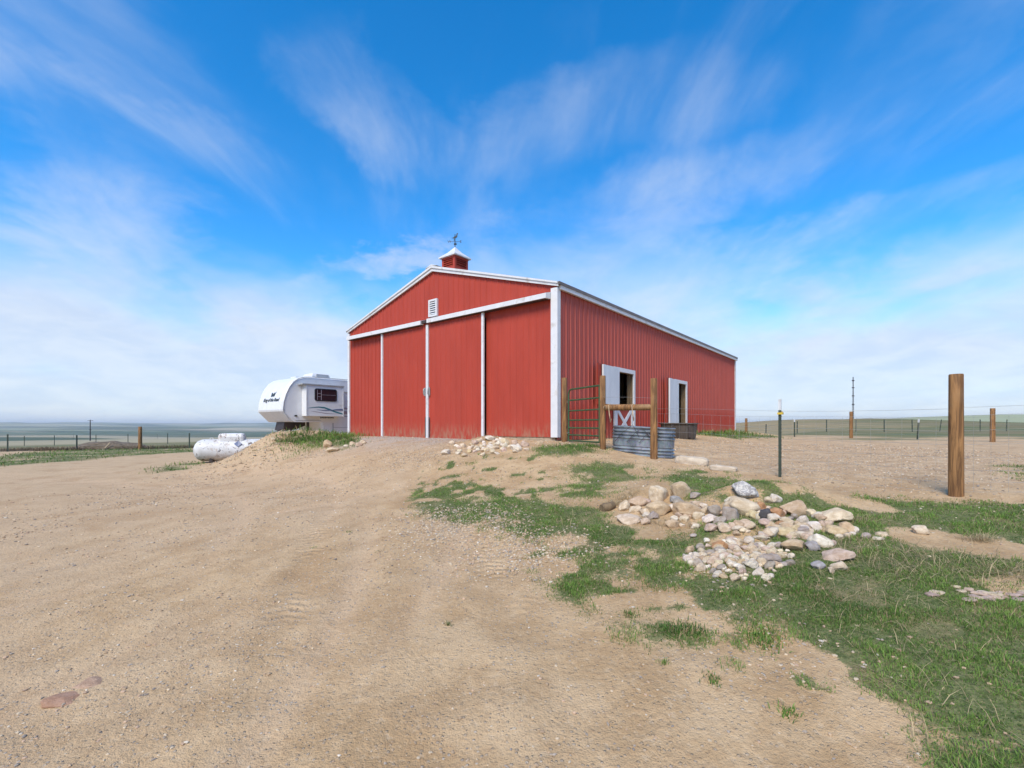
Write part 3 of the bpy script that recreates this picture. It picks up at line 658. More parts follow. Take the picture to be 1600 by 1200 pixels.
# cupola
cu = MB(); CX, CY, CS = 0.88, YR, 0.29; CB, CT = RIDGE - 0.10, RIDGE + 0.52
for sx_ in (-1, 1):
    for sy_ in (-1, 1):
        x, y = CX + sx_ * CS, CY + sy_ * CS; cu.box(min(x, x - sx_ * 0.075), max(x, x - sx_ * 0.075), min(y, y - sy_ * 0.075), max(y, y - sy_ * 0.075), CB, CT)
cu.box(CX - CS - 0.004, CX + CS + 0.004, CY - CS - 0.004, CY + CS + 0.004, CT - 0.055, CT + 0.004); cu.box(CX - CS - 0.006, CX + CS + 0.006, CY - CS - 0.006, CY + CS + 0.006, CB, RIDGE + 0.20)
cu.box(CX - 0.2, CX + 0.2, CY - 0.2, CY + 0.2, CB, CT - 0.06)
cup = cu.build('cupola', M['red'], barn)
for k in range(4):
    for i in range(4):
        z = RIDGE + 0.215 + i * 0.066; a = CS - 0.076; s2 = MB()
        P = [(-a, -CS + 0.006, z), (-a, -CS + 0.05, z + 0.048), (-a, -CS + 0.05, z + 0.056), (-a, -CS + 0.006, z + 0.012)]
        Rm = Matrix.Rotation(k * math.pi / 2, 3, 'Z'); P2 = [Rm @ Vector(p) + Vector((CX, CY, 0)) for p in P]
        s2.prism(P2, Rm @ Vector((2 * a, 0, 0))); s2.build('louvre', M['red'], cup)
cr = MB(); a = CS + 0.075; zz = CT + 0.005; pk = (CX, CY, CT + 0.40)
ring = [(CX - a, CY - a), (CX + a, CY - a), (CX + a, CY + a), (CX - a, CY + a)]
v_ = [(x, y, zz) for x, y in ring] + [(x, y, zz + 0.035) for x, y in ring] + [(CX + (x - CX) * 0.45, CY + (y - CY) * 0.45, zz + 0.20) for x, y in ring] + [pk]
cr.add(v_, [(3, 2, 1, 0)] + [(i, (i + 1) % 4, 4 + (i + 1) % 4, 4 + i) for i in range(4)] + [(4 + i, 4 + (i + 1) % 4, 8 + (i + 1) % 4, 8 + i) for i in range(4)] + [(8 + i, 8 + (i + 1) % 4, 12) for i in range(4)])
cr.build('cupola_roof', M['white'], cup)
# weathervane: stands on the cupola
vane = tag(empty('weathervane', Vector(barn.matrix_basis @ Vector((CX, CY, CT + 0.38)))), 'small black weathervane with bird figure on top of the cupola roof', 'weathervane')
MB().tube([(0, 0, 0), (0, 0, 0.42)], 0.012, 8).build('rod', M['black'], vane)
bird = [(-0.11, 0.30), (-0.06, 0.31), (-0.02, 0.35), (0.03, 0.36), (0.055, 0.44), (0.085, 0.46), (0.095, 0.435), (0.075, 0.41), (0.075, 0.35), (0.05, 0.31), (0.0, 0.285), (-0.04, 0.29)]
bm_ = MB(); bm_.prism([(x, -0.008, z) for x, z in bird], (0, 0.016, 0)); bm_.build('bird_figure', M['black'], vane)
MB().loft([[(math.cos(t) * r_ , math.sin(t) * r_, z) for t in np.linspace(0, 2 * math.pi, 8, endpoint=False)] for r_, z in ((0.012, 0.075), (0.032, 0.09), (0.04, 0.11), (0.032, 0.13), (0.012, 0.145))]).build('ball', M['black'], vane)
ar = MB(); ar.tube([(-0.17, 0, 0.185), (0.17, 0, 0.185)], 0.006, 6); ar.tube([(0, -0.17, 0.185), (0, 0.17, 0.185)], 0.006, 6); ar.build('direction_arms', M['black'], vane)
for dx_, dy_, pat in ((-0.18, 0, 'W'), (0.18, 0, 'E'), (0, 0.18, 'N'), (0, -0.18, 'S')):
    cu_ = bpy.data.curves.new('letter', 'FONT'); cu_.body = pat; cu_.size = 0.11; cu_.extrude = 0.006; cu_.align_x = 'CENTER'
    to = bpy.data.objects.new('tmp', cu_); COL.objects.link(to); bpy.context.view_layer.update()
    me = bpy.data.meshes.new_from_object(to.evaluated_get(bpy.context.evaluated_depsgraph_get())); bpy.data.objects.remove(to)
    o = link('letter', me, M['black'], vane); o.location = (dx_, dy_, 0.15); o.rotation_euler = (R(90), 0, 0)
# side doors
def jamb(t0, t1, z1, z0=0.0):
    f = MB(); f.box(t0 - 0.11, t0, -0.065, -0.027, z0, z1 + 0.12); f.box(t1, t1 + 0.11, -0.065, -0.027, z0, z1 + 0.12); f.box(t0, t1, -0.064, -0.027, z1, z1 + 0.119)
    o = f.build('door_frame', M['white'], barn)
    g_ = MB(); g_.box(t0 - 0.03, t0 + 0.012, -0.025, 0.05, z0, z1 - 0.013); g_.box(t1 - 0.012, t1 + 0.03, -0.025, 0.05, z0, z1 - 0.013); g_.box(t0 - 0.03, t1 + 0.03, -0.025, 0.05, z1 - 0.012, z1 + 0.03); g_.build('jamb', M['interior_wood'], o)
jamb(2.97, 4.13, 1.95); jamb(7.72, 8.82, 1.95)
def leaf_dir(t, z0, z1, wd, ang):
    # door leaf swung back towards the front corner, almost flat on the wall
    lf = MB(); ca, sa = math.cos(R(ang)), math.sin(R(ang))
    def P(u, w_, z): return (t - u * ca - w_ * sa, -0.075 - u * sa - w_ * ca, z)
    def bx(mb, u0, u1, w0, w1, a, b):
        vs = [P(u, w_, z) for z in (a, b) for w_ in (w0, w1) for u in (u0, u1)]
        mb.add(vs, [(0, 2, 3, 1), (4, 5, 7, 6), (0, 1, 5, 4), (2, 6, 7, 3), (0, 4, 6, 2), (1, 3, 7, 5)]); return mb
    # w grows outwards, away from the wall: the white inner side faces out once the leaf is open
    o = bx(MB(), 0.005, wd, 0.05, 0.10, z0, z1).build('door_leaf', M['white_door'], barn, 0.004)
    bx(MB(), 0.0, wd + 0.20, 0.0, 0.022, z0 - 0.02, z1 + 0.02).build('outer_skin', M['red'], o)
    for u0 in (0.02, wd - 0.10): bx(MB(), u0, u0 + 0.08, 0.0235, 0.0485, z0 + 0.01, z1 - 0.01).build('stile', M['dark_rust'], o)
    bx(MB(), wd - 0.03, wd + 0.14, 0.101, 0.125, z0 + 0.10, z0 + 0.16).build('latch', M['white'], o)
    return o
leaf_dir(2.96, 0.96, 2.02, 1.10, 4.0); leaf_dir(7.71, 0.06, 2.02, 1.08, 4.0)
lw = MB(); lw.box(2.985, 4.115, -0.02, 0.02, -0.02, 0.92); lo = lw.build('lower_door', M['red'], barn)
for (xa, xb, za, zb_) in ((2.985, 3.085, -0.02, 0.93), (4.015, 4.115, -0.02, 0.93), (3.085, 4.015, 0.85, 0.93), (3.085, 4.015, -0.02, 0.07)): MB().box(xa, xb, -0.046, -0.021, za, zb_).build('board', M['white'], lo)
for sgn in (1, -1):
    x0, x1 = (3.09, 4.01) if sgn > 0 else (4.01, 3.09); d = Vector((x1 - x0, 0, 0.76)).normalized(); nrm = Vector((-d.z, 0, d.x)) * 0.055
    a_, b2 = Vector((x0, -0.022 - 0.003 * (sgn > 0), 0.08)), Vector((x1, -0.022 - 0.003 * (sgn > 0), 0.84)); off = Vector((0, -0.022, 0))
    MB().prism([a_ - nrm, b2 - nrm, b2 + nrm, a_ + nrm], off).build('cross_brace', M['white'], lo)
# inside: posts, stall rails, floor slab of earth is the ground itself
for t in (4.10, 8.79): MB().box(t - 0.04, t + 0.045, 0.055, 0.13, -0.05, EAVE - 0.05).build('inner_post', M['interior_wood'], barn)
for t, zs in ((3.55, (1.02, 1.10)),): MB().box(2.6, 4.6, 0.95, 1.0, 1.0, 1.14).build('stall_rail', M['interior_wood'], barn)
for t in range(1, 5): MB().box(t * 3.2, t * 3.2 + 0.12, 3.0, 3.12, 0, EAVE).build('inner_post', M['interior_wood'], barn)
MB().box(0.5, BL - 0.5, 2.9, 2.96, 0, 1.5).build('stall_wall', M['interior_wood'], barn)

# ------------------------------------------------------------------ camping trailer
TZ = 0.12
rv = tag(empty('camping_trailer', (-9.9, 20.0, TZ), BARN_ROT), 'white camping trailer with raised nose parked left of the red barn', 'trailer')
prof = [(0.46, 1.56), (0.0, 2.02), (-0.02, 2.10), (0.02, 2.44), (0.12, 2.80), (0.26, 3.10), (0.44, 3.34), (0.66, 3.50), (0.92, 3.58), (1.30, 3.61), (8.6, 3.61), (8.6, 0.62), (2.1, 0.62), (1.75, 1.56)]
TW = 2.42
def sweep_profile(P, y0, y1, inset=0.0):
    c0 = Vector((3.5, 0, 2.3)); out = MB(); rings = []
    for y, k in ((y0, inset), (y0 + 0.10, 0.0), (y1 - 0.10, 0.0), (y1, inset)):
        rings.append([((x if x > 8 else x + k * 1.2), y, z - (k if z > 3 else 0)) for x, z in P])
    return out.loft(rings, smooth=False)
body = sweep_profile(prof, 0.0, TW, 0.07).build('body', M['rv'], rv)
bv = body.modifiers.new('bevel', 'BEVEL'); bv.width = 0.04; bv.segments = 3; bv.limit_method = 'ANGLE'; bv.angle_limit = R(35)
# moulding along the cap's edge and the roof line
t = MB(); t.tube([(x + 0.09, -0.006, z - 0.012) for x, z in prof[1:11]], 0.018, 6); t.build('edge_moulding', M['rv_trim'], body)
t = MB(); t.tube([(0.34, -0.005, 1.66), (0.10, -0.005, 2.02), (0.12, -0.005, 2.12)], 0.014, 6); t.tube([(0.60, -0.005, 1.64), (1.78, -0.005, 1.64)], 0.012, 6); t.build('lower_moulding', M['rv_trim'], body)
# slide-out
SO0, SO1, SZ0, SZ1 = 0.90, 2.66, 1.82, 3.20
so = MB(); so.box(SO0, SO1, -0.42, 0.02, SZ0, SZ1); so_ = so.build('slide_out', M['rv'], rv, 0.015)
MB().box(SO0 - 0.20, SO1 + 0.03, -0.46, 0.0, SZ1 + 0.002, SZ1 + 0.05).build('awning_cover', M['rv_trim'], so_)
MB().box(SO0 - 0.02, SO0 + 0.03, -0.435, -0.421, SZ0, SZ1).build('corner_strip', M['white'], so_)
MB().box(SO1 - 0.03, SO1 + 0.02, -0.436, -0.421, SZ0, SZ1 - 0.002).build('corner_strip', M['white'], so_)
WX0, WX1, WZ0, WZ1 = 1.26, 2.32, 2.50, 3.06
def rrect(x0, x1, z0, z1, r_, y, n=5):
    P = []
    for cx_, cz_, a0 in ((x1 - r_, z1 - r_, 0), (x0 + r_, z1 - r_, 90), (x0 + r_, z0 + r_, 180), (x1 - r_, z0 + r_, 270)):
        for i in range(n): a = R(a0 + 90 * i / (n - 1)); P.append((cx_ + r_ * math.cos(a), y, cz_ + r_ * math.sin(a)))
    return P
wf = MB(); o_ = rrect(WX0, WX1, WZ0, WZ1, 0.09, -0.421); i_ = rrect(WX0 + 0.045, WX1 - 0.045, WZ0 + 0.045, WZ1 - 0.045, 0.06, -0.421); n = len(o_)
e = Vector((0, -0.024, 0)); vs = o_ + i_ + [tuple(Vector(p) + e) for p in o_] + [tuple(Vector(p) + e) for p in i_]
wf.add(vs, [q for i in range(n) for j in ((i + 1) % n,) for q in ((2 * n + i, 2 * n + j, 3 * n + j, 3 * n + i), (i, j, 2 * n + j, 2 * n + i), (n + i, n + j, 3 * n + j, 3 * n + i))])
wfo = wf.build('window_frame', M['glass_frame'], so_)
MB().prism(rrect(WX0 + 0.04, WX1 - 0.04, WZ0 + 0.04, WZ1 - 0.04, 0.06, -0.4225), (0, -0.008, 0)).build('pane', M['glass'], so_)
mu = MB(); xm = WX0 + 0.30
for q in ((xm, xm + 0.022, WZ0 + 0.04, WZ1 - 0.04), (WX0 + 0.12, WX0 + 0.135, WZ0 + 0.05, WZ1 - 0.05), (WX0 + 0.12, xm, WZ0 + 0.19, WZ0 + 0.205), (WX0 + 0.12, xm, WZ0 + 0.33, WZ0 + 0.345), (xm + 0.022, WX1 - 0.05, WZ0 + 0.28, WZ0 + 0.292)): mu.box(q[0], q[1], -0.4385, -0.431, q[2], q[3])
mu.build('window_bars', M['mauve'], so_)
def ribbon(pts, y, m_, par):
    mb = MB(); up = [(x, y, z + h) for x, z, h in pts]; dn = [(x, y, z - h) for x, z, h in pts]; mb.prism(up + dn[::-1], (0, -0.003, 0)); return mb.build('stripe', M[m_], par)
ribbon([(0.93, 2.17, 0.004), (1.20, 2.21, 0.014), (1.46, 2.23, 0.024), (1.72, 2.21, 0.034), (1.98, 2.13, 0.038), (2.26, 2.03, 0.034), (2.63, 1.94, 0.028)], -0.4215, 'teal', so_)
ribbon([(1.36, 2.12, 0.003), (1.67, 2.09, 0.016), (1.93, 2.10, 0.022), (2.09, 2.11, 0.02)], -0.4255, 'slate', so_)
ribbon([(2.04, 2.10, 0.01), (2.30, 2.13, 0.03), (2.63, 2.14, 0.045)], -0.4295, 'slate', so_)
ribbon([(1.08, 2.05, 0.003), (1.41, 2.01, 0.012), (1.77, 1.96, 0.014), (2.19, 1.94, 0.008), (2.40, 1.95, 0.003)], -0.4215, 'mauve', so_)
for za, ha, mm in ((2.22, 0.035, 'mauve'), (2.02, 0.07, 'mauve'), (1.84, 0.012, 'slate')): ribbon([(2.76, za + 0.02, ha * 0.7), (3.00, za, ha), (3.9, za - 0.03, ha)], -0.0065, mm, body)
MB().box(2.75, 5.0, -0.03, -0.002, 2.98, 3.02).build('rain_gutter', M['rv_trim'], body)
g = MB()
for i in range(9): g.box(1.75 + i * 0.075, 1.80 + i * 0.075, -0.010, -0.003, 1.735 + 0.01 * (i % 3 == 1), 1.80)
g.build('side_lettering', M['black'], body)
ml = MB(); ml.prism(rrect(0.56, 0.68, 1.80, 1.87, 0.03, -0.004), (0, -0.03, 0)); ml.build('marker_lamp', M['black'], body)
ac = MB(); ac.loft([rr_ for rr_ in [[(x, y, z) for x, y in ((1.75 + k, 0.75 + k), (2.65 - k, 0.75 + k), (2.65 - k, 1.65 - k), (1.75 + k, 1.65 - k))] for z, k in ((3.605, 0.0), (3.76, 0.0), (3.86, 0.05), (3.89, 0.12))]], smooth=False); ac.build('roof_air_conditioner', M['rv'], rv, 0.02)
MB().box(1.95, 2.55, 0.70, 0.749, 3.68, 3.83).build('air_conditioner_grille', M['rv_trim'], rv)
MB().box(1.05, 1.50, 0.9, 1.4, 3.60, 3.66).build('roof_vent', M['rv'], rv, 0.01)
# hitch, landing legs, skirt and wheels
h = MB(); h.prism([(0.50, 0.80, 1.555), (1.45, 0.80, 1.555), (1.45, 0.80, 1.40), (1.0, 0.80, 1.22), (0.55, 0.80, 1.16), (0.42, 0.80, 1.20)], (0, 0.8, 0)); h.tube([(0.62, 1.2, 1.2), (0.62, 1.2, 0.95)], 0.035, 8); h.build('hitch', M['dark_metal'], rv)
h = MB(); h.tube([(0.25, 1.0, 1.12), (0.70, 1.0, 1.42)], 0.02, 6); h.build('hitch_lever', M['dark_metal'], rv)
for y in (0.35, 2.05): l = MB(); l.box(1.30, 1.39, y - 0.045, y + 0.045, 0.45, 1.57); l.box(1.315, 1.375, y - 0.03, y + 0.03, 0.08, 0.45); l.box(1.22, 1.46, y - 0.1, y + 0.1, -0.10, 0.08); l.build('landing_leg', M['dark_metal'], rv)
for wx in (5.3, 6.2):
    for y in (0.05, TW - 0.28):
        wy = MB(); wy.tube([(wx, y, 0.33), (wx, y + 0.23, 0.33)], 0.35, 24); ww = wy.build('wheel', M['tyre'], rv); MB().tube([(wx, y - 0.01, 0.33), (wx, y + 0.24, 0.33)], 0.2, 16).build('rim', M['rv_trim'], ww)
ps = MB(); ps.box(2.35, 2.40, -0.012, -0.004, 0.64, 1.52); ps.box(2.40, 3.9, -0.009, -0.004, 1.30, 1.32); ps.build('panel_seam', M['rv_trim'], body)
# writing on the nose
def front_x(z):
    for (x0, z0), (x1, z1) in zip(prof[2:], prof[3:9]):
        if z0 <= z <= z1: return x0 + (x1 - x0) * (z - z0) / (z1 - z0)
    return 0.0
def text_mesh(body_, size, shear=0.25):
    c_ = bpy.data.curves.new('writing', 'FONT'); c_.body = body_; c_.size = size; c_.shear = shear; c_.extrude = 0.003; c_.align_x = 'CENTER'; c_.offset = 0.003
    to = bpy.data.objects.new('tmp', c_); COL.objects.link(to); bpy.context.view_layer.update()
    me = bpy.data.meshes.new_from_object(to.evaluated_get(bpy.context.evaluated_depsgraph_get())); bpy.data.objects.remove(to); return me
ZT = 2.47; xt0, xt1 = front_x(ZT - 0.02), front_x(ZT + 0.24); slope = math.atan2(xt1 - xt0, 0.26)
me = text_mesh('King of the Road', 0.225, 0.3)
to = link('nose_lettering', me, M['black'], body); to.location = (xt0 - 0.012, 1.08, ZT); to.rotation_euler = Euler((R(90) , 0, R(-90)), 'XYZ')
to.rotation_euler = (Matrix.Rotation(slope, 3, 'Y') @ Euler((R(90), 0, R(-90))).to_matrix()).to_euler()
em = MB(); zc = 2.68
def fr(y, z): return Vector((front_x(z) - 0.012, y, z))
for pts in ([(-0.19, 0.20), (-0.06, 0.17), (-0.03, 0.02), (-0.15, 0.0)], [(0.02, 0.02), (0.04, 0.14), (0.10, 0.20), (0.12, 0.02)], [(-0.04, 0.02), (-0.01, 0.12), (0.03, 0.14), (0.02, 0.0)], [(0.12, 0.0), (0.13, 0.15), (0.24, 0.22), (0.18, 0.03)]):
    em.prism([fr(1.05 - a * 1.0, zc + b) for a, b in pts], (0.02, 0, 0))
em.build('crest', M['black'], body)

# ------------------------------------------------------------------ propane tank
pt = tag(empty('propane_tank', (-11.05, 18.75, gz(-11.05, 18.75) + 0.02), R(19)), 'chipped white propane tank lying behind the dirt bank', 'tank')
rings = []; TR, TL = 0.43, 1.50
for x, r_ in [(-TL, 0.03), (-TL + 0.02, 0.16), (-TL + 0.07, 0.27), (-TL + 0.16, 0.37), (-TL + 0.28, 0.42), (-TL + 0.40, TR), (TL - 0.40, TR), (TL - 0.28, 0.42), (TL - 0.16, 0.37), (TL - 0.07, 0.27), (TL - 0.02, 0.16), (TL, 0.03)]:
    rings.append([(x, r_ * math.cos(a), TR + 0.06 + r_ * math.sin(a)) for a in np.linspace(0, 2 * math.pi, 32, endpoint=False)])
MB().loft(rings).build('shell', M['propane'], pt)
hd = MB(); rings = []
for x, k in ((-0.46, 0.72), (-0.43, 0.90), (-0.36, 1.0), (0.36, 1.0), (0.43, 0.90), (0.46, 0.72)):
    rings.append([(x - 0.18, -0.26 * k, 0.80), (x - 0.18, -0.26 * k, 0.80 + 0.22 * k), (x - 0.18, -0.20 * k, 0.80 + 0.33 * k), (x - 0.18, -0.10 * k, 0.80 + 0.36 * k), (x - 0.18, 0.10 * k, 0.80 + 0.36 * k), (x - 0.18, 0.20 * k, 0.80 + 0.33 * k), (x - 0.18, 0.26 * k, 0.80 + 0.22 * k), (x - 0.18, 0.26 * k, 0.80)])
hd.loft(rings, smooth=False).build('valve_hood', M['propane'], pt, 0.02)
pd = MB(); pd.prism([(0.10, -0.415, 0.62), (0.24, -0.375, 0.74), (0.10, -0.315, 0.86), (-0.04, -0.375, 0.74)], (0, -0.03, 0.008)); pd.build('diamond_placard', M['slate'], pt)
for x in (-0.85, 0.85): MB().box(x - 0.06, x + 0.06, -0.30, 0.30, -0.08, 0.14).build('foot', M['dark_rust'], pt)
for x in (-0.95, 0.95): MB().tube([(x, 0, 0.90), (x, 0, 0.96), (x + 0.08, 0, 0.98), (x + 0.12, 0, 0.90)], 0.014, 6).build('lifting_lug', M['propane'], pt)

# ------------------------------------------------------------------ fence posts and gate
def round_post(name, x, y, h, r_, label, group, lean=(0, 0), chamfer=0.01):
    z0 = gz(x, y); o = MB(); n = 14; hs = [-0.35, 0.0, 0.25, 0.6, 1.0, h - chamfer, h]
    hs = sorted(set([q for q in hs if q <= h])); rings = []; ph = random.random() * 6
    for q in hs:
        t = max(q, 0) / h; rq = r_ * (1.04 - 0.07 * t) * (1 if q < h else 0.93)
        rings.append([(lean[0] * t + rq * math.cos(a) * (1 + 0.03 * math.sin(2 * a + ph)), lean[1] * t + rq * math.sin(a) * (1 + 0.025 * math.sin(3 * a + q + ph)), q) for a in np.linspace(0, 2 * math.pi, n, endpoint=False)])
    ob = o.loft(rings).build(name, M['post'], None); ob.location = (x, y, z0); ob.data.set_sharp_from_angle(angle=R(40))
    return tag(ob, label, 'post', group)
A, Bp, Cp = (1.22, 10.85), (1.85, 9.5), (2.68, 8.8)
_t = at(1220, 746); _r = at(1494, 775); Tp, Rp = (_t.x, _t.y), (_r.x, _r.y)
GF = 'wooden fence posts by the barn'
round_post('wooden_post', *A, 1.50, 0.062, 'round wooden gate post standing against the barn corner', GF)
round_post('wooden_post', *Bp, 1.50, 0.060, 'round wooden post between the green gate and the log rail', GF)
round_post('wooden_post', *Cp, 1.52, 0.066, 'round wooden post in front of the galvanised water tank', GF)
round_post('wooden_post', *Rp, 190 * Rp[1] / F_PX, 9.3 * Rp[1] / F_PX, 'thick nearest wooden fence post at the right of the yard', GF)
zb = gz(*Bp); zc_ = gz(*Cp); b3, c3 = Vector((*Bp, 1.905)), Vector((*Cp, 1.885)); dv = (c3 - b3).normalized()
rail = MB(); rail.tube([b3 + dv * 0.03, b3 + dv * 0.10, b3 + dv * 0.5, c3 - dv * 0.1, c3 - dv * 0.035], [0.048, 0.064, 0.062, 0.060, 0.052], 14)
def grounded(o):
    """move an object's origin to the middle of its base"""
    me = o.data; n = len(me.vertices); a = np.empty(n * 3, np.float32); me.vertices.foreach_get('co', a); a = a.reshape(-1, 3)
    c0 = np.array([(a[:, 0].min() + a[:, 0].max()) / 2, (a[:, 1].min() + a[:, 1].max()) / 2, a[:, 2].min()]); a -= c0; me.vertices.foreach_set('co', a.ravel()); me.update(); o.location = tuple(c0); return o
tag(grounded(rail.build('log_rail', M['post'])), 'horizontal round log rail between two wooden posts over the water tank', 'rail')
for f_, ln, lab in ((0.16, 0.30, 'short twine loop hanging from the log rail near the gate'), (0.62, 0.26, 'frayed twine knot hanging mid log rail')):
    p = b3.lerp(c3, f_); tw = MB(); side_v = Vector((-0.62, -0.78, 0)) * 0.075
    tw.tube([p + side_v * 0.1 + Vector((0, 0, 0.075)), p + side_v + Vector((0, 0, 0.04)), p + side_v + Vector((0.005, 0, -0.05)), p + side_v * 1.1 + Vector((0.02, 0, -0.5 * ln)), p + side_v + Vector((0.035, 0, -ln)), p + side_v * 0.9 + Vector((0.05, 0.01, -ln * 0.75))], [0.006, 0.008, 0.008, 0.012, 0.010, 0.005], 6)
    tag(grounded(tw.build('twine', M['twine'])), lab, 'twine')
# tube gate
a2 = Vector((A[0] + 0.085, A[1] - 0.10)); b2_ = Vector((Bp[0] - 0.04, Bp[1] + 0.075)); gl = (b2_ - a2).length; grot = math.atan2(b2_.y - a2.y, b2_.x - a2.x)
gate = tag(empty('tube_gate', (a2.x, a2.y, gz(a2.x, a2.y) + 0.04), grot), 'green tubular steel gate hung between wooden posts at the barn corner', 'gate')
hs = [0.0, 0.13, 0.29, 0.465, 0.68, 0.92]; GH = 1.17
fr_ = MB(); rr_ = 0.020; arc = [(0.12 - 0.12 * math.cos(a), 0, GH - 0.12 + 0.12 * math.sin(a)) for a in np.linspace(0, math.pi / 2, 7)]
fr_.tube([(0, 0, 0)] + arc + [(gl, 0, GH)], rr_, 10); fr_.tube([(gl - 0.02, 0, 0), (gl - 0.02, 0, GH)], rr_, 10); fr_.build('gate_frame', M['gate'], gate)
for hh in hs: MB().tube([(0.0, 0, hh), (gl - 0.02, 0, hh)], 0.0185, 10).build('gate_bar', M['gate'], gate)
for hh in (0.16, 0.88): MB().tube([(-0.05, 0.0, hh), (-0.02, 0, hh + 0.03), (0.02, 0, hh + 0.02)], 0.013, 8).build('hinge', M['wire'], gate)
# T-posts
def t_post(x, y, h, label, group, lean=0.0, tip=True, clip=False, s=1.0):
    root = empty('steel_post', (x, y, gz(x, y)), R(random.uniform(30, 60))); root.rotation_euler.x = lean
    m1 = MB(); m1.box(-0.019 * s, 0.019 * s, -0.004 * s, 0.0035 * s, -0.2, h - (0.16 if tip else 0)); m1.box(-0.0035 * s, 0.0035 * s, 0.0036 * s, 0.032 * s, -0.2, h - (0.16 if tip else 0))
    if s < 1.5:
        for i in range(int(h / 0.06) - 3): m1.box(-0.008, 0.008, -0.009, -0.0042, 0.05 + i * 0.06, 0.075 + i * 0.06)
    m1.build('shaft', M['tpost'], root)
    if tip:
        m2 = MB(); m2.box(-0.0195 * s, 0.0195 * s, -0.0045 * s, 0.004 * s, h - 0.16, h); m2.box(-0.004 * s, 0.004 * s, 0.0041 * s, 0.0325 * s, h - 0.16, h); m2.build('painted_tip', M['white'], root)
    if clip: m3 = MB(); m3.box(-0.03, 0.03, -0.03, 0.04, h - 0.225, h - 0.195); m3.box(0.03, 0.055, -0.012, 0.012, h - 0.215, h - 0.18); m3.build('insulator', M['yellow'], root)
    return tag(root, label, 'post', group)
t_post(*Tp, 122 * Tp[1] / F_PX, 'dark steel fence post with white tip and yellow insulator in front of the corral', 'steel fence posts', clip=True)
# woven wire between the posts
def wire_run(name, pts, label, top=(), rows=7, height=0.95, step=0.16, r_=0.0016, seg=0.5, z_off=0.03):
    mb = MB(); P = []
    for (xa, ya), (xb, yb) in zip(pts, pts[1:]):
        L_ = math.hypot(xb - xa, yb - ya); n_ = max(2, int(L_ / seg))
        P += [(xa + (xb - xa) * i / n_, ya + (yb - ya) * i / n_) for i in range(n_)]
    P.append(pts[-1]); Z = [gz(*p) for p in P]
    k = np.ones(5) / 5; Zp = np.convolve(np.pad(Z, 2, mode='edge'), k, 'valid')
    for i in range(rows):
        hh = height * (i / (rows - 1)) ** 1.15 if rows > 1 else height
        mb.tube([(x, y, z + z_off + hh + 0.006 * math.sin(j * 1.7 + i)) for j, ((x, y), z) in enumerate(zip(P, Zp))], r_, 3, False)
    for hh in top: mb.tube([(x, y, z + hh + 0.01 * math.sin(j * 0.9)) for j, ((x, y), z) in enumerate(zip(P, Zp))], r_ * 1.1, 3, False)
    if step:
        acc = 0.0
        for (xa, ya, za), (xb, yb, zb2) in zip([(*p, z) for p, z in zip(P, Zp)], [(*p, z) for p, z in zip(P, Zp)][1:]):
            L_ = math.hypot(xb - xa, yb - ya); s0 = -acc % step
            while s0 < L_:
                t = s0 / L_; x, y, z = xa + (xb - xa) * t, ya + (yb - ya) * t, za + (zb2 - za) * t
                mb.tube([(x, y, z + z_off), (x + 0.004, y, z + z_off + height)], r_ * 0.8, 3, False); s0 += step
            acc += L_
    o = grounded(mb.build(name, M['wire'])); return tag(o, label, 'fence wire')
wire_run('wire_fence', [(Cp[0] + 0.05, Cp[1] - 0.04), Tp, Rp], 'woven wire fence mesh between the water tank post and nearest wooden post', top=(0.98,), height=0.86)
wire_run('wire_fence', [Rp, (9.2, 4.2)], 'woven wire fence mesh running out of view right of nearest wooden post', top=(0.98,), height=0.86)
wire_run('wire_strand', [(Bp[0], Bp[1] - 0.065), (Cp[0], Cp[1] - 0.065)], 'loose wire strands strung between the two log rail posts', rows=1, height=1.08, step=0, r_=0.0022)
# corral side fence
GR = 'far corral wooden posts'
def by_px(px, py, d): k = (px - 800) / F_PX; return (k * d, d)
c1, c2, c3_ = by_px(1551, 688, 19.6), by_px(1330, 684, 25.0), by_px(1166, 676, 34.0)
round_post('wooden_post', *c1, 1.42, 0.085, 'brown wooden post at far right of the corral fence', GR)
round_post('wooden_post', *c2, 1.42, 0.085, 'brown wooden corral post standing below the lattice mast', GR)
round_post('wooden_post', *c3_, 1.42, 0.085, 'brown wooden corral post just right of the barn', GR)
t_post(*by_px(1434, 687, 22.3), 0.98, 'leaning steel post between the two rightmost brown corral posts', 'steel fence posts', lean=0.06, s=1.6)
t_post(*by_px(1242, 682, 28.0), 1.05, 'steel post with pale tip between barn and lattice mast', 'steel fence posts', s=1.7)
wire_run('wire_fence', [by_px(1760, 690, 17.0), c1, c2, c3_], 'corral side fence wires strung along the far brown posts', rows=5, height=1.0, step=0, r_=0.004, seg=1.5)
for i, (px, py, d, ln) in enumerate(((1197, 675, 47, 0.02), (1246, 672, 47, 0), (1292, 672, 47, 0), (1338, 671, 46, 0.01), (1382, 670, 46, 0), (1426, 669, 46, -0.02), (1469, 668, 47, 0.10), (1532, 664, 48, 0.0), (1573, 664, 48, 0.04))):
    t_post(*by_px(px, py, d), 1.22, ['leftmost steel post of the pasture fence beyond the corral, nearest the barn', 'second steel post from the barn in the pasture fence', 'third steel post from the barn in the pasture fence', 'steel post of the pasture fence just right of the lattice mast', 'fifth steel post from the barn in the pasture fence', 'sixth steel post from the barn in the pasture fence', 'tilted steel post of the pasture fence left of nearest wooden post', 'pasture fence steel post just left of far right brown post', 'rightmost steel post of the pasture fence'][i], 'pasture fence steel posts', lean=ln, tip=False, s=2.2)
wire_run('wire_fence', [by_px(1150, 675, 47), by_px(1338, 671, 46), by_px(1620, 664, 48)], 'thin wires of the pasture fence beyond the corral', rows=4, height=1.0, step=0, r_=0.004, seg=3)
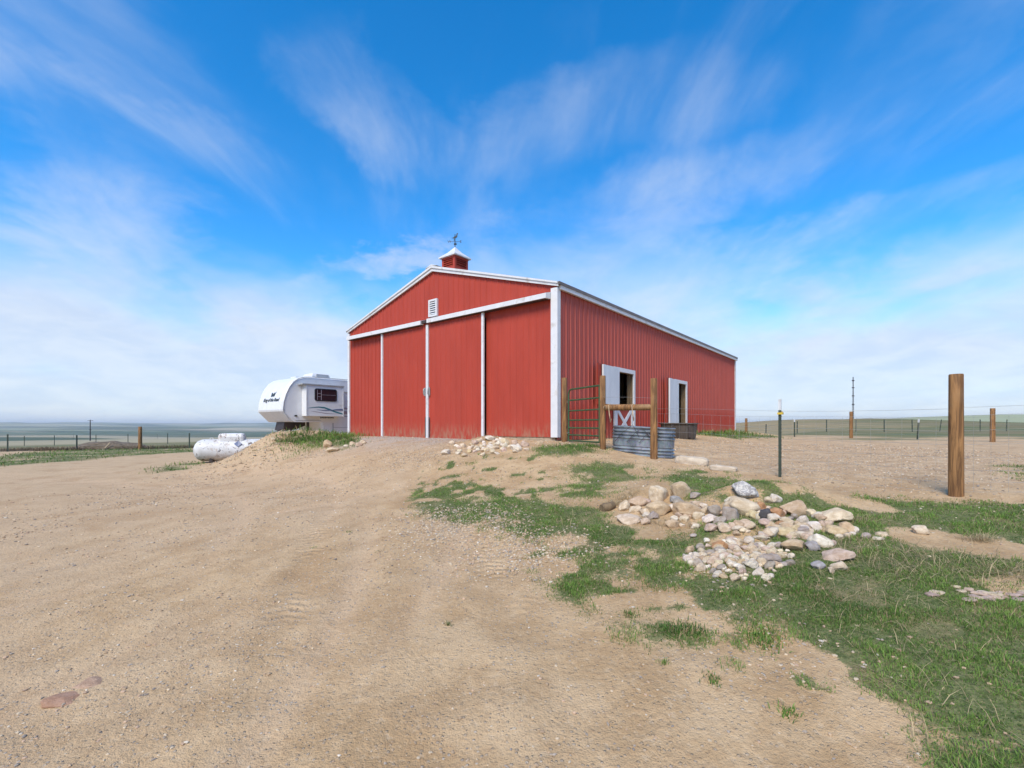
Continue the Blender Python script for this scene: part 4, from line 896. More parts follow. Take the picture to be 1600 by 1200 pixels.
# left yard fence
wx_ = [by_px(12, 703, 30), by_px(120, 697, 30), by_px(219, 697, 29.5), by_px(296, 695, 30)]
t_post(*wx_[0], 1.12, 'leftmost dark steel post of the yard fence', 'yard fence steel posts', tip=False, s=2.0)
t_post(*wx_[1], 0.98, 'dark steel post of the yard fence beside the old hay heap', 'yard fence steel posts', tip=False, s=2.0)
t_post(*wx_[3], 0.98, 'dark steel post of the yard fence nearest the propane tank', 'yard fence steel posts', tip=False, s=2.0)
round_post('wooden_post', *wx_[2], 1.45, 0.105, 'lone brown wooden post in the fence at the left yard edge', 'yard edge wooden posts')
wire_run('wire_fence', [by_px(-60, 704, 30)] + wx_ + [by_px(440, 690, 30.5)], 'thin wires of the yard fence at the left edge', rows=4, height=0.95, step=0, r_=0.0035, seg=2)
for i, (px, d) in enumerate(((38, 62), (85, 60), (150, 60), (200, 58), (262, 58))):
    t_post(*by_px(px, 690, d), 1.3, ['far thin post behind the yard fence, leftmost of five', 'far thin post behind the yard fence, second from left', 'far thin post behind the yard fence right of the utility pole', 'far thin post behind the fence just left of the brown post', 'far thin post behind the fence right of the brown post'][i], 'distant field fence posts', tip=False, s=2.0)

# ------------------------------------------------------------------ water tanks
def stadium(L_, W_, n=14):
    r_ = W_ / 2; h = L_ / 2 - r_; P = []
    for i in range(n + 1): a = -math.pi / 2 + math.pi * i / n; P.append((h + r_ * math.cos(a), r_ * math.sin(a), math.cos(a), math.sin(a)))
    for i in range(n + 1): a = math.pi / 2 + math.pi * i / n; P.append((-h + r_ * math.cos(a), r_ * math.sin(a), math.cos(a), math.sin(a)))
    return P
tk = tag(empty('water_tank', (2.63, 9.42, gz(2.63, 9.32) - 0.03), R(-36)), 'oval galvanised corrugated water tank behind the log rail', 'water tank')
tk.rotation_euler.y = R(2.6)
S = stadium(1.24, 0.62); H_ = 0.57; zs = np.linspace(0, H_, 65); rings = []
def tank_off(z):
    t = z / H_; amp = 0.017
    if 0.03 < t < 0.36: return amp * math.sin((t - 0.03) / 0.33 * 3 * 2 * math.pi)
    if 0.62 < t < 0.97: return amp * math.sin((t - 0.62) / 0.35 * 3 * 2 * math.pi)
    return 0.0
for z in zs: o_ = tank_off(z); rings.append([(x + nx_ * o_, y + ny_ * o_, z) for x, y, nx_, ny_ in S])
rings += [[(x + nx_ * 0.016, y + ny_ * 0.016, H_ + 0.006) for x, y, nx_, ny_ in S], [(x + nx_ * 0.010, y + ny_ * 0.010, H_ + 0.022) for x, y, nx_, ny_ in S], [(x - nx_ * 0.012, y - ny_ * 0.012, H_ + 0.016) for x, y, nx_, ny_ in S], [(x - nx_ * 0.02, y - ny_ * 0.02, H_ - 0.02) for x, y, nx_, ny_ in S], [(x - nx_ * 0.02, y - ny_ * 0.02, 0.03) for x, y, nx_, ny_ in S]]
w_ = MB(); w_.loft(rings, True, True); w_.build('shell', M['galv'], tk)
sm = MB(); sm.box(-0.05, -0.03, -0.317, -0.309, 0.22, 0.34); sm.build('seam', M['galv'], tk)
wr = MB()
for q in range(3): wr.tube([(-0.45 + 0.25 * q, -0.335, 0.28), (-0.30 + 0.25 * q, -0.345, 0.46), (-0.10 + 0.2 * q, -0.33, 0.63 - 0.05 * q), (0.05 + 0.22 * q, -0.34, 0.40)], 0.005, 5)
tag(grounded(wr.build('wire_tangle', M['dark_rust'])), 'tangle of old wire hanging over the galvanised tank', 'wire')
_w = bpy.data.objects['wire_tangle']; _w.matrix_world = tk.matrix_basis @ Matrix.Translation(_w.location)
tb = tag(empty('feed_tub', (5.26, 14.7, gz(5.26, 14.7) - 0.02), R(-8)), 'dark brown oval feed tub on the ground by the second barn door', 'feed tub')
S = stadium(1.08, 0.62); rings = []
for z, k in ((0, -0.05), (0.04, -0.035), (0.22, -0.01), (0.40, 0.01), (0.46, 0.015), (0.465, 0.05), (0.495, 0.05), (0.50, 0.0), (0.44, -0.02), (0.06, -0.06)): rings.append([(x + a * k, y + b * k, z) for x, y, a, b in S])
MB().loft(rings, True, True).build('shell', M['rubber'], tb)
hp = MB()
for x in (-0.25, 0.25): hp.box(x - 0.03, x + 0.03, -0.335, -0.300, 0.05, 0.46)
hp.build('strap', M['dark_rust'], tb)

# ------------------------------------------------------------------ far masts
mx, my = by_px(1333, 652, 420); mz = gz(mx, my)
mast = tag(empty('lattice_mast', (mx, my, mz - 1)), 'tall thin lattice mast on the horizon right of the barn', 'mast')
MH = EYE + (HORIZON - 589) / F_PX * 420 - mz + 1
for i in range(3):
    a = i * 2 * math.pi / 3; MB().tube([(0.75 * math.cos(a), 0.75 * math.sin(a), 0), (0.28 * math.cos(a), 0.28 * math.sin(a), MH)], 0.12, 5).build('leg', M['dark_metal'], mast)
br = MB(); nseg = 26
for i in range(nseg):
    z0, z1 = MH * i / nseg, MH * (i + 1) / nseg
    for j in range(3):
        a, b = j * 2 * math.pi / 3, (j + 1) * 2 * math.pi / 3; r0, r1 = 0.75 - 0.47 * i / nseg, 0.75 - 0.47 * (i + 1) / nseg
        br.tube([(r0 * math.cos(a), r0 * math.sin(a), z0), (r1 * math.cos(b), r1 * math.sin(b), z1)], 0.06, 4, False)
br.build('lattice', M['dark_metal'], mast)
for f_ in (0.45, 0.62, 0.78, 0.92): 
    an = MB(); an.box(-1.0, 1.0, -0.3, 0.3, MH * f_, MH * f_ + 0.9); an.build('antenna_panel', M['dark_metal'], mast)
ux, uy = by_px(141, 690, 190); uz = gz(ux, uy)
up_ = tag(empty('utility_pole', (ux, uy, uz - 0.3)), 'thin utility pole on the plain beyond the left yard fence', 'utility pole')
UH = EYE + (HORIZON - 656) / F_PX * 190 - uz + 0.3
MB().tube([(0, 0, 0), (0, 0, UH)], [0.22, 0.15], 8).build('pole', M['dark_metal'], up_)
for hh, ww_ in ((UH - 0.4, 1.1), (UH * 0.55, 0.5)): MB().box(-ww_, ww_, -0.06, 0.06, hh, hh + 0.14).build('crossarm', M['dark_metal'], up_)
for i, (px, py, d) in enumerate(((115, 665, 900), (246, 664, 1000), (470, 663, 900))):
    x, y = by_px(px, py, d); z = gz(x, y); p_ = MB(); p_.tube([(0, 0, 0), (0, 0, 11)], 0.2, 6); p_.box(-1.2, 1.2, -0.1, 0.1, 9.9, 10.15)
    o = p_.build('utility_pole', M['dark_metal']); o.location = (x, y, z - 0.5)
    tag(o, ['tiny distant utility pole above the hay heap at left', 'tiny distant utility pole right of the brown post', 'tiny distant utility pole seen behind trailer hitch'][i], 'utility pole', 'distant utility poles')

# ------------------------------------------------------------------ stones
from mathutils import noise as mnoise
def stone_mesh(name, seed, p, planes, sub, rough):
    rnd = random.Random(seed); bm = bmesh.new(); bmesh.ops.create_icosphere(bm, subdivisions=sub, radius=1.0)
    N_ = []
    for i in range(planes):
        z = rnd.uniform(-1, 1); a = rnd.uniform(0, 2 * math.pi); s = math.sqrt(1 - z * z); N_.append((Vector((s * math.cos(a), s * math.sin(a), z)), rnd.uniform(0.72, 1.0)))
    for v in bm.verts:
        d = v.co.normalized(); t = sum(max(0.0, n.dot(d) / k) ** p for n, k in N_) + 0.62 ** p
        r_ = t ** (-1.0 / p); r_ = min(r_, 1.25)
        r_ *= 1 + rough * mnoise.noise(d * 1.7 + Vector((seed * 3.1, 0, 0))) + rough * 0.45 * mnoise.noise(d * 4.5 + Vector((0, seed * 1.7, 0)))
        v.co = d * r_
    xs = [v.co.x for v in bm.verts]; ys = [v.co.y for v in bm.verts]; zs_ = [v.co.z for v in bm.verts]
    for v in bm.verts: v.co = Vector((v.co.x / max(max(xs), -min(xs)), v.co.y / max(max(ys), -min(ys)), v.co.z / max(max(zs_), -min(zs_))))
    me = bpy.data.meshes.new(name); bm.to_mesh(me); bm.free(); me.polygons.foreach_set('use_smooth', [True] * len(me.polygons))
    if p > 14: me.set_sharp_from_angle(angle=R(28))
    return me
ROUND = [stone_mesh('rounded_stone', i, 8, 11, 4, 0.12) for i in range(7)]; ANG = [stone_mesh('angular_stone', 40 + i, 34, 10, 4, 0.10) for i in range(7)]
SROUND = [stone_mesh('small_rounded_stone', 80 + i, 9, 9, 3, 0.14) for i in range(7)]; SANG = [stone_mesh('small_angular_stone', 120 + i, 20, 9, 3, 0.08) for i in range(7)]
for me in ROUND + ANG + SROUND + SANG: me.materials.append(M['rock'])
def tone(c, v=0.1): k = random.uniform(1 - v, 1 + v); return (c[0] * k, c[1] * k * random.uniform(0.97, 1.02), c[2] * k * random.uniform(0.94, 1.04), 1)
CREAM, TAN, GREY, PINK, ORANGE, YEL, WHITE, DARK, LAV = (0.66, 0.54, 0.385), (0.57, 0.43, 0.28), (0.41, 0.35, 0.295), (0.60, 0.455, 0.355), (0.49, 0.27, 0.14), (0.64, 0.52, 0.31), (0.72, 0.63, 0.505), (0.10, 0.097, 0.10), (0.38, 0.36, 0.36)
def zone(px, py, cx, cy, wx, wy):
    h = 'left' if px < cx - wx else 'right' if px > cx + wx else 'middle'; v = 'back' if py < cy - wy else 'front' if py > cy + wy else ''
    return (v + ' ' + h).strip() if v else ('centre' if h == 'middle' else h + ' side')
TINY = []                              # the smallest stones, joined into one object per pile
def stone_name(c_): return {CREAM: 'cream', TAN: 'tan', GREY: 'grey', PINK: 'pinkish', WHITE: 'white'}.get(c_, 'pale')
def stone(px, py, w, h, color, label, group, kind='r', depth=0.8, tilt=0.25, small=False, mottled=False, sink=0.0, name='stone', rotz=None):
    g_ = at(px, py + h * 0.28); s = g_.y / F_PX
    pool = (SROUND if kind == 'r' else SANG) if small else (ROUND if kind == 'r' else ANG)
    me = random.choice(pool); o = bpy.data.objects.new(name, me); COL.objects.link(o)
    rx, rz = w * s / 2, h * s / 2 * 1.05; o.scale = (rx, max(rx * depth, rz * 0.7), rz)
    o.rotation_euler = (random.uniform(-tilt, tilt), random.uniform(-tilt, tilt), random.uniform(-0.5, 0.5) if rotz is None else rotz)
    o.location = (g_.x, g_.y + 0.1 * rx, g_.z + rz * (0.42 - sink)); o.color = tone(color, 0.06)
    if label is None: TINY.append(o); return o
    if mottled:
        o.data = me.copy(); o.data.materials.clear(); o.data.materials.append(M['rock_mottled'])
    return tag(o, label, 'stone', group)
GP = 'stones of the big pile'
big_list = [
 (1167, 766, 42, 29, LAV, 'grey and white mottled boulder at the very back of the big stone pile', 'r', True),
 (1157, 789, 57, 32, CREAM, 'largest smooth cream boulder on top of the big stone pile', 'r', False),
 (1143, 805, 31, 32, GREY, 'round speckled grey-brown boulder in front of the largest cream boulder', 'r', False),
 (1194, 804, 25, 24, DARK, 'charcoal pointed stone in the middle of the big pile', 'a', False),
 (1217, 803, 28, 22, ORANGE, 'rounded orange-tan stone right of the charcoal pointed stone', 'r', False),
 (1244, 795, 44, 30, TAN, 'large angular tan boulder right of the orange-tan stone', 'a', False),
 (1212, 780, 20, 15, WHITE, 'small white-topped boulder behind the orange-tan stone', 'r', False),
 (1221, 819, 28, 12, ORANGE, 'flat rust-coloured stone below the orange-tan stone', 'r', False),
 (1223, 832, 36, 20, YEL, 'broad yellow-cream oval stone at front of the big pile', 'r', False),
 (1244, 828, 20, 17, YEL, 'tilted yellow oval slab beside the broad yellow-cream stone', 'r', False),
 (1303, 829, 40, 22, TAN, 'rounded tan boulder near the right end of the big pile', 'r', False),
 (1328, 827, 30, 23, TAN, 'tan boulder at the right end of the big pile', 'r', False),
 (1305, 806, 50, 26, CREAM, 'humped cream boulder behind the right end of the big pile', 'a', False),
 (1282, 845, 38, 25, WHITE, 'large white rounded stone at lower right of the big pile', 'r', False),
 (1272, 854, 25, 18, LAV, 'bluish-grey stone against the large white rounded stone', 'a', False),
 (1309, 868, 50, 20, PINK, 'flat pinkish slab lying below the large white stone', 'a', False),
 (1312, 885, 26, 18, CREAM, 'cream block lying below the pinkish slab', 'a', False),
 (1279, 883, 24, 14, LAV, 'lavender-grey stone left of the cream block', 'a', False),
 (1243, 853, 46, 20, TAN, 'long tan stone left of the bluish-grey stone', 'a', False),
 (1134, 825, 24, 15, CREAM, 'pale oval stone at the front foot of the speckled boulder', 'r', False),
 (1157, 821, 23, 17, TAN, 'tan stone right of the pale oval front stone', 'r', False),
 (1176, 804, 24, 18, YEL, 'small yellow stone left of the charcoal pointed stone', 'r', False),
 (1191, 792, 19, 16, ORANGE, 'small orange stone behind the charcoal pointed stone', 'r', False),
 (1118, 799, 27, 26, GREY, 'grey boulder left of the speckled boulder', 'r', False),
 (1103, 797, 18, 16, CREAM, 'small cream stone left of the grey boulder', 'r', False),
 (1108, 811, 25, 16, WHITE, 'white broken stone below the grey boulder', 'a', False),
 (1029, 772, 35, 31, CREAM, 'tall pale boulder at the back left of the big pile', 'r', False),
 (1062, 768, 36, 33, TAN, 'upright jagged tan rock right of the tall pale boulder', 'a', False),
 (1073, 798, 56, 28, TAN, 'broad flat tan slab at the left middle of the big pile', 'a', False),
 (1027, 796, 44, 26, TAN, 'angular tan rock in front of the tall pale boulder', 'a', False),
 (998, 784, 34, 17, TAN, 'low tan stone left of the tall pale boulder', 'a', False),
 (975, 791, 19, 22, CREAM, 'narrow pale stone near the left end of the big pile', 'a', False),
 (986, 811, 42, 15, CREAM, 'long cream stone lying at the left front of the big pile', 'r', False),
 (1055, 781, 23, 13, LAV, 'small blue-grey stone in the gap between the left tan rocks', 'a', False),
 (1020, 806, 20, 15, GREY, 'small grey stone under the angular tan rock', 'a', False),
 (1232, 815, 27, 15, CREAM, 'cream stone between the tan boulder and yellow slab', 'r', False),
 (1256, 814, 19, 17, WHITE, 'small white stone below the angular tan boulder', 'r', False),
 (1256, 826, 20, 17, WHITE, 'white stone right of the tilted yellow slab', 'r', False),
 (1274, 824, 25, 20, WHITE, 'pale stone left of the rounded tan boulder', 'a', False),
 (1268, 803, 22, 16, CREAM, 'cream stone right of the angular tan boulder', 'a', False),
 (1285, 821, 18, 16, PINK, 'small pink stone beside the rounded tan boulder', 'r', False),
 (1262, 838, 20, 15, PINK, 'pink stone above the bluish-grey stone', 'r', False),
 (1201, 820, 18, 14, CREAM, 'small cream stone below the charcoal pointed stone', 'r', False),
 (1381, 835, 21, 10, CREAM, 'flat cream stone in the grass right of the big pile', 'r', False),
 (1373, 842, 19, 7, WHITE, 'thin white stone in the grass right of the big pile', 'r', False),
 (1441, 829, 26, 17, CREAM, 'pale rubble chunk alone in the grass at far right', 'a', False)]
for px, py, w, h, c_, lab, k, mot in big_list: stone(px, py, w, h, c_, lab, GP, k, mottled=mot)
lg = MB(); p0 = at(946, 800); lg.tube([(-0.04, 0, 0), (0.0, 0.02, 0.006), (0.04, 0.03, 0.01), (0.12, 0.09, 0.03)], [0.050, 0.058, 0.060, 0.045], 12)
o = lg.build('wood_chunk', M['interior_wood']); o.location = (p0.x, p0.y + 0.03, p0.z + 0.035); tag(o, 'dark brown sawn wood chunk at the left end of the big pile', 'wood')
for (px, py) in [(random.gauss(1212, 66), random.gauss(822, 15)) for _ in range(88)] + [(random.gauss(1040, 42), random.gauss(798, 10)) for _ in range(26)]:
    w, c_ = random.uniform(11, 25), random.choice([CREAM, TAN, WHITE, PINK, GREY, CREAM])
    stone(px, py, w, w * random.uniform(0.55, 0.75), c_, None if w < 14.5 else 'small %s stone wedged in the %s of the big boulder pile' % (stone_name(c_), zone(px, py, 1165, 815, 60, 8)), 'small stones wedged in the big pile', random.choice('raa'), small=True)
GS = 'stones of the low cobble pile'
for px, py, w, h, c_, lab, k in ((1124, 853, 27, 19, ORANGE, 'rust-orange angular stone at the back of the low cobble pile', 'a'), (1134, 870, 21, 16, PINK, 'pink-brown stone below the rust-orange stone', 'a'), (1206, 872, 34, 19, GREY, 'large grey-pink stone at the right of the low cobble pile', 'a'),
        (1095, 888, 20, 17, CREAM, 'cream stone at the left front of the low cobble pile', 'r'), (1128, 899, 21, 9, TAN, 'flat tan oval stone at the front of the low cobble pile', 'r'), (1185, 895, 18, 20, WHITE, 'upright white stone at the front of the low cobble pile', 'a'), (1118, 874, 15, 12, ORANGE, 'small orange stone in the middle of the low cobble pile', 'r'), (1190, 840, 26, 8, WHITE, 'thin white slab at the back edge of the low cobble pile', 'a'), (1300, 892, 12, 12, CREAM, 'small pale egg-shaped stone beside the cream block', 'r')):
    stone(px, py, w, h, c_, lab, GS, k)
n_ = 0
while n_ < 175:
    u, v = random.gauss(0, 0.48), random.gauss(0, 0.42)
    if u * u + v * v > 1: continue
    px, py = 1160 + u * 92, 872 + v * 36; n_ += 1
    w, c_ = random.uniform(8, 20), random.choice([CREAM, CREAM, WHITE, PINK, TAN, GREY, WHITE])
    stone(px, py, w, w * random.uniform(0.6, 0.8), c_, None if w < 13 else 'small %s cobble at the %s of the low pile before the boulders' % (stone_name(c_), zone(px, py, 1160, 872, 24, 8)), 'cobbles of the low pile', random.choice('rraa'), small=True, tilt=0.6)
# pile against the barn
GB = 'stones of the pile against the barn'
for px, py, w, h, c_, lab, k in ((698, 707, 19, 11, WHITE, 'largest white stone at the left end of the pile by the barn', 'a'), (716.5, 708, 11, 7, WHITE, 'white oval stone next to the leftmost of the barn pile', 'r'), (727, 711, 12, 7, CREAM, 'cream oval stone at the front of the barn pile', 'r'), (734, 705, 10, 7, YEL, 'yellowish stone in the front middle of the barn pile', 'r'),
        (767, 685, 22, 9, WHITE, 'long white slab on top of the barn pile against the white trim', 'a'), (808, 700, 24, 11, WHITE, 'long white block at the right of the barn pile', 'a'), (790, 691, 17, 14, CREAM, 'upright cream stone in the middle of the barn pile', 'a'), (819, 694, 16, 13, PINK, 'pinkish round stone at the right end of the barn pile', 'r'), (843, 693, 13, 9, TAN, 'tan stone alone under the skirt board right of the barn pile', 'r'), (776, 708, 11, 5, WHITE, 'flat white stone in the grass before the barn pile', 'r'), (823, 702, 11, 6, CREAM, 'flat cream stone right of the long white block', 'r')):
    stone(px, py, w, h, c_, lab, GB, k)
for _ in range(62):
    px = random.gauss(762, 28); py = random.gauss(697, 5.5)
    if not 705 < px < 832 or not 685 < py < 712: continue
    w, c_ = random.uniform(7, 13), random.choice([CREAM, WHITE, TAN, PINK, WHITE, CREAM])
    stone(px, py, w, w * random.uniform(0.65, 0.85), c_, None if w < 9.5 else 'small %s stone at the %s of the pile against the barn' % (stone_name(c_), zone(px, py, 762, 697, 16, 3.5)), 'small stones of the barn pile', random.choice('rra'), small=True, tilt=0.5)
# stones on the bank
for px, py, w, h, c_, lab, k in ((513, 694, 17, 16, TAN, 'upright tan stone on the bank left of the barn corner', 'a'), (521, 703, 24, 9, CREAM, 'flat tilted cream slab in front of the upright tan stone', 'a'), (551, 693, 10, 7, CREAM, 'left pale stone at the barn corner foot', 'r'), (560, 695, 12, 8, PINK, 'pinkish stone at the barn corner foot', 'a'), (568, 691, 12, 8, CREAM, 'right pale stone at the barn corner foot', 'r'), (541, 697, 9, 6, WHITE, 'small white stone left of the barn corner foot', 'r'), (428, 686, 9, 5, CREAM, 'small pale stone on the crest of the dirt bank', 'r')):
    stone(px, py, w, h, c_, lab, 'stones on the bank', k)
# pale half-buried blocks along the fence
def block(px, py, L_, d_, h_, rot, label, c_):
    p_ = at(px, py); o = bpy.data.objects.new('stone_block', ROUND[3].copy()); COL.objects.link(o); bm = bmesh.new(); bmesh.ops.create_cube(bm, size=2); bmesh.ops.subdivide_edges(bm, edges=bm.edges[:], cuts=6, use_grid_fill=True)
    for v in bm.verts:
        c0 = v.co.copy(); n4 = (abs(c0.x) ** 8 + abs(c0.y) ** 4 + abs(c0.z) ** 4) ** (-1 / 5.0); v.co = c0 * min(1.0, n4) * (1 + 0.06 * mnoise.noise(c0 * 2.3 + Vector((px, 0, 0))))
    me = bpy.data.meshes.new('stone_block'); bm.to_mesh(me); bm.free(); me.polygons.foreach_set('use_smooth', [True] * len(me.polygons)); me.materials.append(M['rock'])
    o.data = me; o.scale = (L_ / 2, d_ / 2, h_ / 2); o.rotation_euler = (0, 0.05, rot); o.location = (p_.x, p_.y, p_.z + h_ * 0.30); o.color = (*c_, 1); tag(o, label, 'stone', 'pale blocks along the fence foot')
block(1081, 725, 0.56, 0.2, 0.17, R(-38), 'pale rounded stone block half buried at the fence foot by the tank', (0.68, 0.58, 0.45))
block(1130, 735, 0.42, 0.16, 0.10, R(-40), 'low pale block half buried right of the larger fence foot block', (0.62, 0.52, 0.40))
# broken pink slabs in the grass, right
for _ in range(26):
    px = random.uniform(1452, 1610); py = 927 + random.gauss(0, 4.5) + (px - 1452) * 0.03
    stone(px, py, random.uniform(9, 24), random.uniform(3.5, 6.5), random.choice([PINK, (0.48, 0.36, 0.31), CREAM]), 'flat broken stone slab at the %s of the pinkish strip in the grass' % zone(px, py, 1530, 930, 26, 3), 'broken pink slabs in the grass', 'a', small=True, tilt=0.12)
stone(103, 1090, 66, 13, (0.50, 0.31, 0.20), 'flat reddish stone embedded in the dirt at lower left', 'embedded reddish stones', 'a', depth=0.7, tilt=0.03, sink=0.66, rotz=0.3)
stone(140, 1066, 50, 12, (0.48, 0.33, 0.235), 'paler flat reddish stone embedded behind the lower left one', 'embedded reddish stones', 'a', depth=0.9, tilt=0.03, sink=0.66, rotz=0.5)

def join_tiny():
    bpy.context.view_layer.update(); Vs, Fs, Cs, b = [], [], [], 0
    for o in TINY:
        me = o.data; n = len(me.vertices); a = np.empty(n * 3, np.float32); me.vertices.foreach_get('co', a)
        f = np.empty(len(me.polygons) * 3, np.int32); me.loops.foreach_get('vertex_index', f); Mx = np.array(o.matrix_world)
        Vs.append(a.reshape(-1, 3) @ Mx[:3, :3].T + Mx[:3, 3]); Fs.append(f.reshape(-1, 3) + b); b += n; Cs.append(np.tile(np.array(o.color[:]), (n, 1))); bpy.data.objects.remove(o)
    me = np_mesh('small_cobbles', np.concatenate(Vs), None, np.concatenate(Fs), True); set_attr(me, 'Col', np.concatenate(Cs), 'FLOAT_COLOR')
    tag(link('small_cobbles', me, M['pebble_rough']), 'small loose cobbles filling the gaps of the three stone piles', 'cobbles', kind='stuff')
join_tiny()

# ------------------------------------------------------------------ old hay heap at the yard edge
hx, hy = by_px(174, 695, 31.0); hp_ = MB(); rings = []
for i in range(24):
    t = i / 23; x = -2.5 + 5.0 * t; k = math.sin(math.pi * min(max(t, 0.02), 0.98)) ** 0.35
    rings.append([(x, 0.7 * k * math.cos(a) * (1 + 0.2 * math.sin(x * 3 + a * 2)), max(-0.1, 0.60 * k * math.sin(a) * (1 + 0.25 * mnoise.noise(Vector((x * 1.4, a, 3)))))) for a in np.linspace(-0.3, math.pi + 0.3, 14)])
ho = hp_.loft(rings, True, True).build('hay_heap', mat('weathered_grey_hay', (0.125, 0.095, 0.065), 0.95, vary=0.6, scale=5, stretch=(1, 3, 4), bump=0.8, bscale=14)); ho.location = (hx, hy, gz(hx, hy) - 0.05)
tag(ho, 'long weathered grey-brown hay heap along the left yard fence', 'hay heap')
pl = MB(); pl.prism([(0, 0, 0), (0.5, 0, 0.5), (0.56, 0, 0.44), (0.06, 0, -0.06)], (0, 0.06, 0)); o = pl.build('plank', M['lumber']); o.location = (hx + 0.1, hy - 0.85, gz(hx, hy)); tag(o, 'short grey plank leaning on the old hay heap', 'plank')

# ------------------------------------------------------------------ grass, weeds and loose pebbles
def blades(name, bx, by, h, w, lean, colr, label, cat):
    n = len(bx); bz = ground_z(bx, by) - 0.005; ph = RNG.uniform(0, 2 * np.pi, n); lx, ly = np.cos(ph) * lean * h, np.sin(ph) * lean * h
    th = ph + np.pi / 2 + RNG.normal(0, 0.5, n); wx, wy = np.cos(th) * w / 2, np.sin(th) * w / 2; zt = h * np.sqrt(np.maximum(0.05, 1 - np.minimum(lean, 0.95) ** 2))
    V = np.empty((n, 5, 3)); 
    V[:, 0] = np.stack([bx - wx, by - wy, bz], 1); V[:, 1] = np.stack([bx + wx, by + wy, bz], 1)
    V[:, 2] = np.stack([bx + wx * 0.8 + lx * 0.38, by + wy * 0.8 + ly * 0.38, bz + zt * 0.62], 1); V[:, 3] = np.stack([bx - wx * 0.8 + lx * 0.38, by - wy * 0.8 + ly * 0.38, bz + zt * 0.62], 1)
    V[:, 4] = np.stack([bx + lx, by + ly, bz + zt], 1)
    i = np.arange(n)[:, None] * 5; me = np_mesh(name, V.reshape(-1, 3), i + np.array([[0, 1, 2, 3]]), i + np.array([[3, 2, 4]]))
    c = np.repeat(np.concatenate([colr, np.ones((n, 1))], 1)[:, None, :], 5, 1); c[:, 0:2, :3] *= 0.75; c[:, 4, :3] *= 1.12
    set_attr(me, 'Col', c.reshape(-1, 4), 'FLOAT_COLOR'); return tag(link(name, me, M['grass']), label, cat, kind='stuff')
def scatter(n, x0, x1, y0, y1, thr=0.12, ref=4.2, power=1.6):
    x = RNG.uniform(x0, x1, n); y = RNG.uniform(y0, y1, n); k = np.abs(x / y) < 1.75; x, y = x[k], y[k]
    d = np.hypot(x, y); k = RNG.random(len(x)) < np.minimum(1, (ref / d) ** power); x, y = x[k], y[k]
    m = grass_mask(x, y); k = RNG.random(len(x)) < np.clip((m - thr) / (0.9 - thr), 0, 1) ** 0.9; return x[k], y[k]
gx1, gy1 = scatter(2000000, -1.6, 10, 1.3, 12, ref=4.0); gx2, gy2 = scatter(60000, -34, -2, 12, 40, ref=22, power=1.0); gx3, gy3 = scatter(30000, 5, 24, 12, 34, ref=18, power=1.0)
def green(n, x, y):
    t = np.clip(0.45 + 0.7 * fbm(x * 1.3, y * 1.3, 14, 3) + 0.8 * fbm(x * 5.5, y * 5.5, 63, 3) + RNG.normal(0, 0.22, n), 0, 1)[:, None]; a = np.array([[0.070, 0.138, 0.028]]); b = np.array([[0.200, 0.315, 0.064]]); c = a + (b - a) * t
    dry = (RNG.random(n) < 0.12)[:, None]; return np.where(dry, np.array([[0.36, 0.27, 0.145]]) * RNG.uniform(0.7, 1.2, (n, 1)), c)
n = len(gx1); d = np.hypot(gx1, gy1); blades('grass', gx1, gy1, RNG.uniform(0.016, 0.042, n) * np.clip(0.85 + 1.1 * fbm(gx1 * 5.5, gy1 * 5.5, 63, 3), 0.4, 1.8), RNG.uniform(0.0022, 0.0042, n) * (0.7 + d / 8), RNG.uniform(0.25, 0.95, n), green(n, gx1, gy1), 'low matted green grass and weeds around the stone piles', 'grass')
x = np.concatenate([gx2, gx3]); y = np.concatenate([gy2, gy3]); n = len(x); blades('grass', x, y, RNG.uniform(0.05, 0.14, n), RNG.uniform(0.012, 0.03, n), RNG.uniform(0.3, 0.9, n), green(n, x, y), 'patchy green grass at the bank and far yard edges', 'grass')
# dry bunches and straw
bx, by, bh = [], [], []
for px, py, r_, c_, hh in ((1330, 850, 0.3, 130, 0.13), (1385, 868, 0.6, 240, 0.16), (1350, 890, 0.5, 80, 0.17), (1500, 893, 0.7, 320, 0.16), (1420, 880, 0.7, 90, 0.18), (1530, 845, 0.12, 260, 0.13), (960, 788, 0.22, 420, 0.13), (985, 775, 0.25, 380, 0.12), (1005, 815, 0.25, 330, 0.09), (1180, 828, 0.2, 160, 0.09), (1060, 818, 0.35, 300, 0.09), (1345, 815, 0.15, 140, 0.14), (1570, 900, 0.3, 200, 0.18), (1095, 790, 0.12, 90, 0.09), (752, 690, 0.12, 40, 0.3)):
    p_ = at(px, py); k = RNG.normal(0, r_ * 0.5, (c_, 2)); bx += list(p_.x + k[:, 0]); by += list(p_.y + k[:, 1] * 0.6); bh += list(RNG.uniform(0.4, 1.15, c_) * hh)
hk = RNG.normal(0, 1, (900, 2)); bx += list(by_px(174, 695, 31.0)[0] + np.clip(hk[:, 0], -2.2, 2.2) * 1.2); by += list(31.0 - 0.75 + hk[:, 1] * 0.25); bh += list(RNG.uniform(0.10, 0.38, 900)); s0 = scatter(16000, 0.5, 10, 1.5, 9, ref=5); bx += list(s0[0]); by += list(s0[1]); bh += list(RNG.uniform(0.05, 0.16, len(s0[0])))
bx, by, bh = np.array(bx), np.array(by), np.array(bh); n = len(bx)
blades('dry_grass', bx, by, bh, RNG.uniform(0.0022, 0.0042, n), RNG.uniform(0.55, 1.6, n), np.array([[0.50, 0.39, 0.22]]) * RNG.uniform(0.65, 1.2, (n, 1)), 'dry straw-coloured grass stalks among the stones and weeds', 'dry grass')
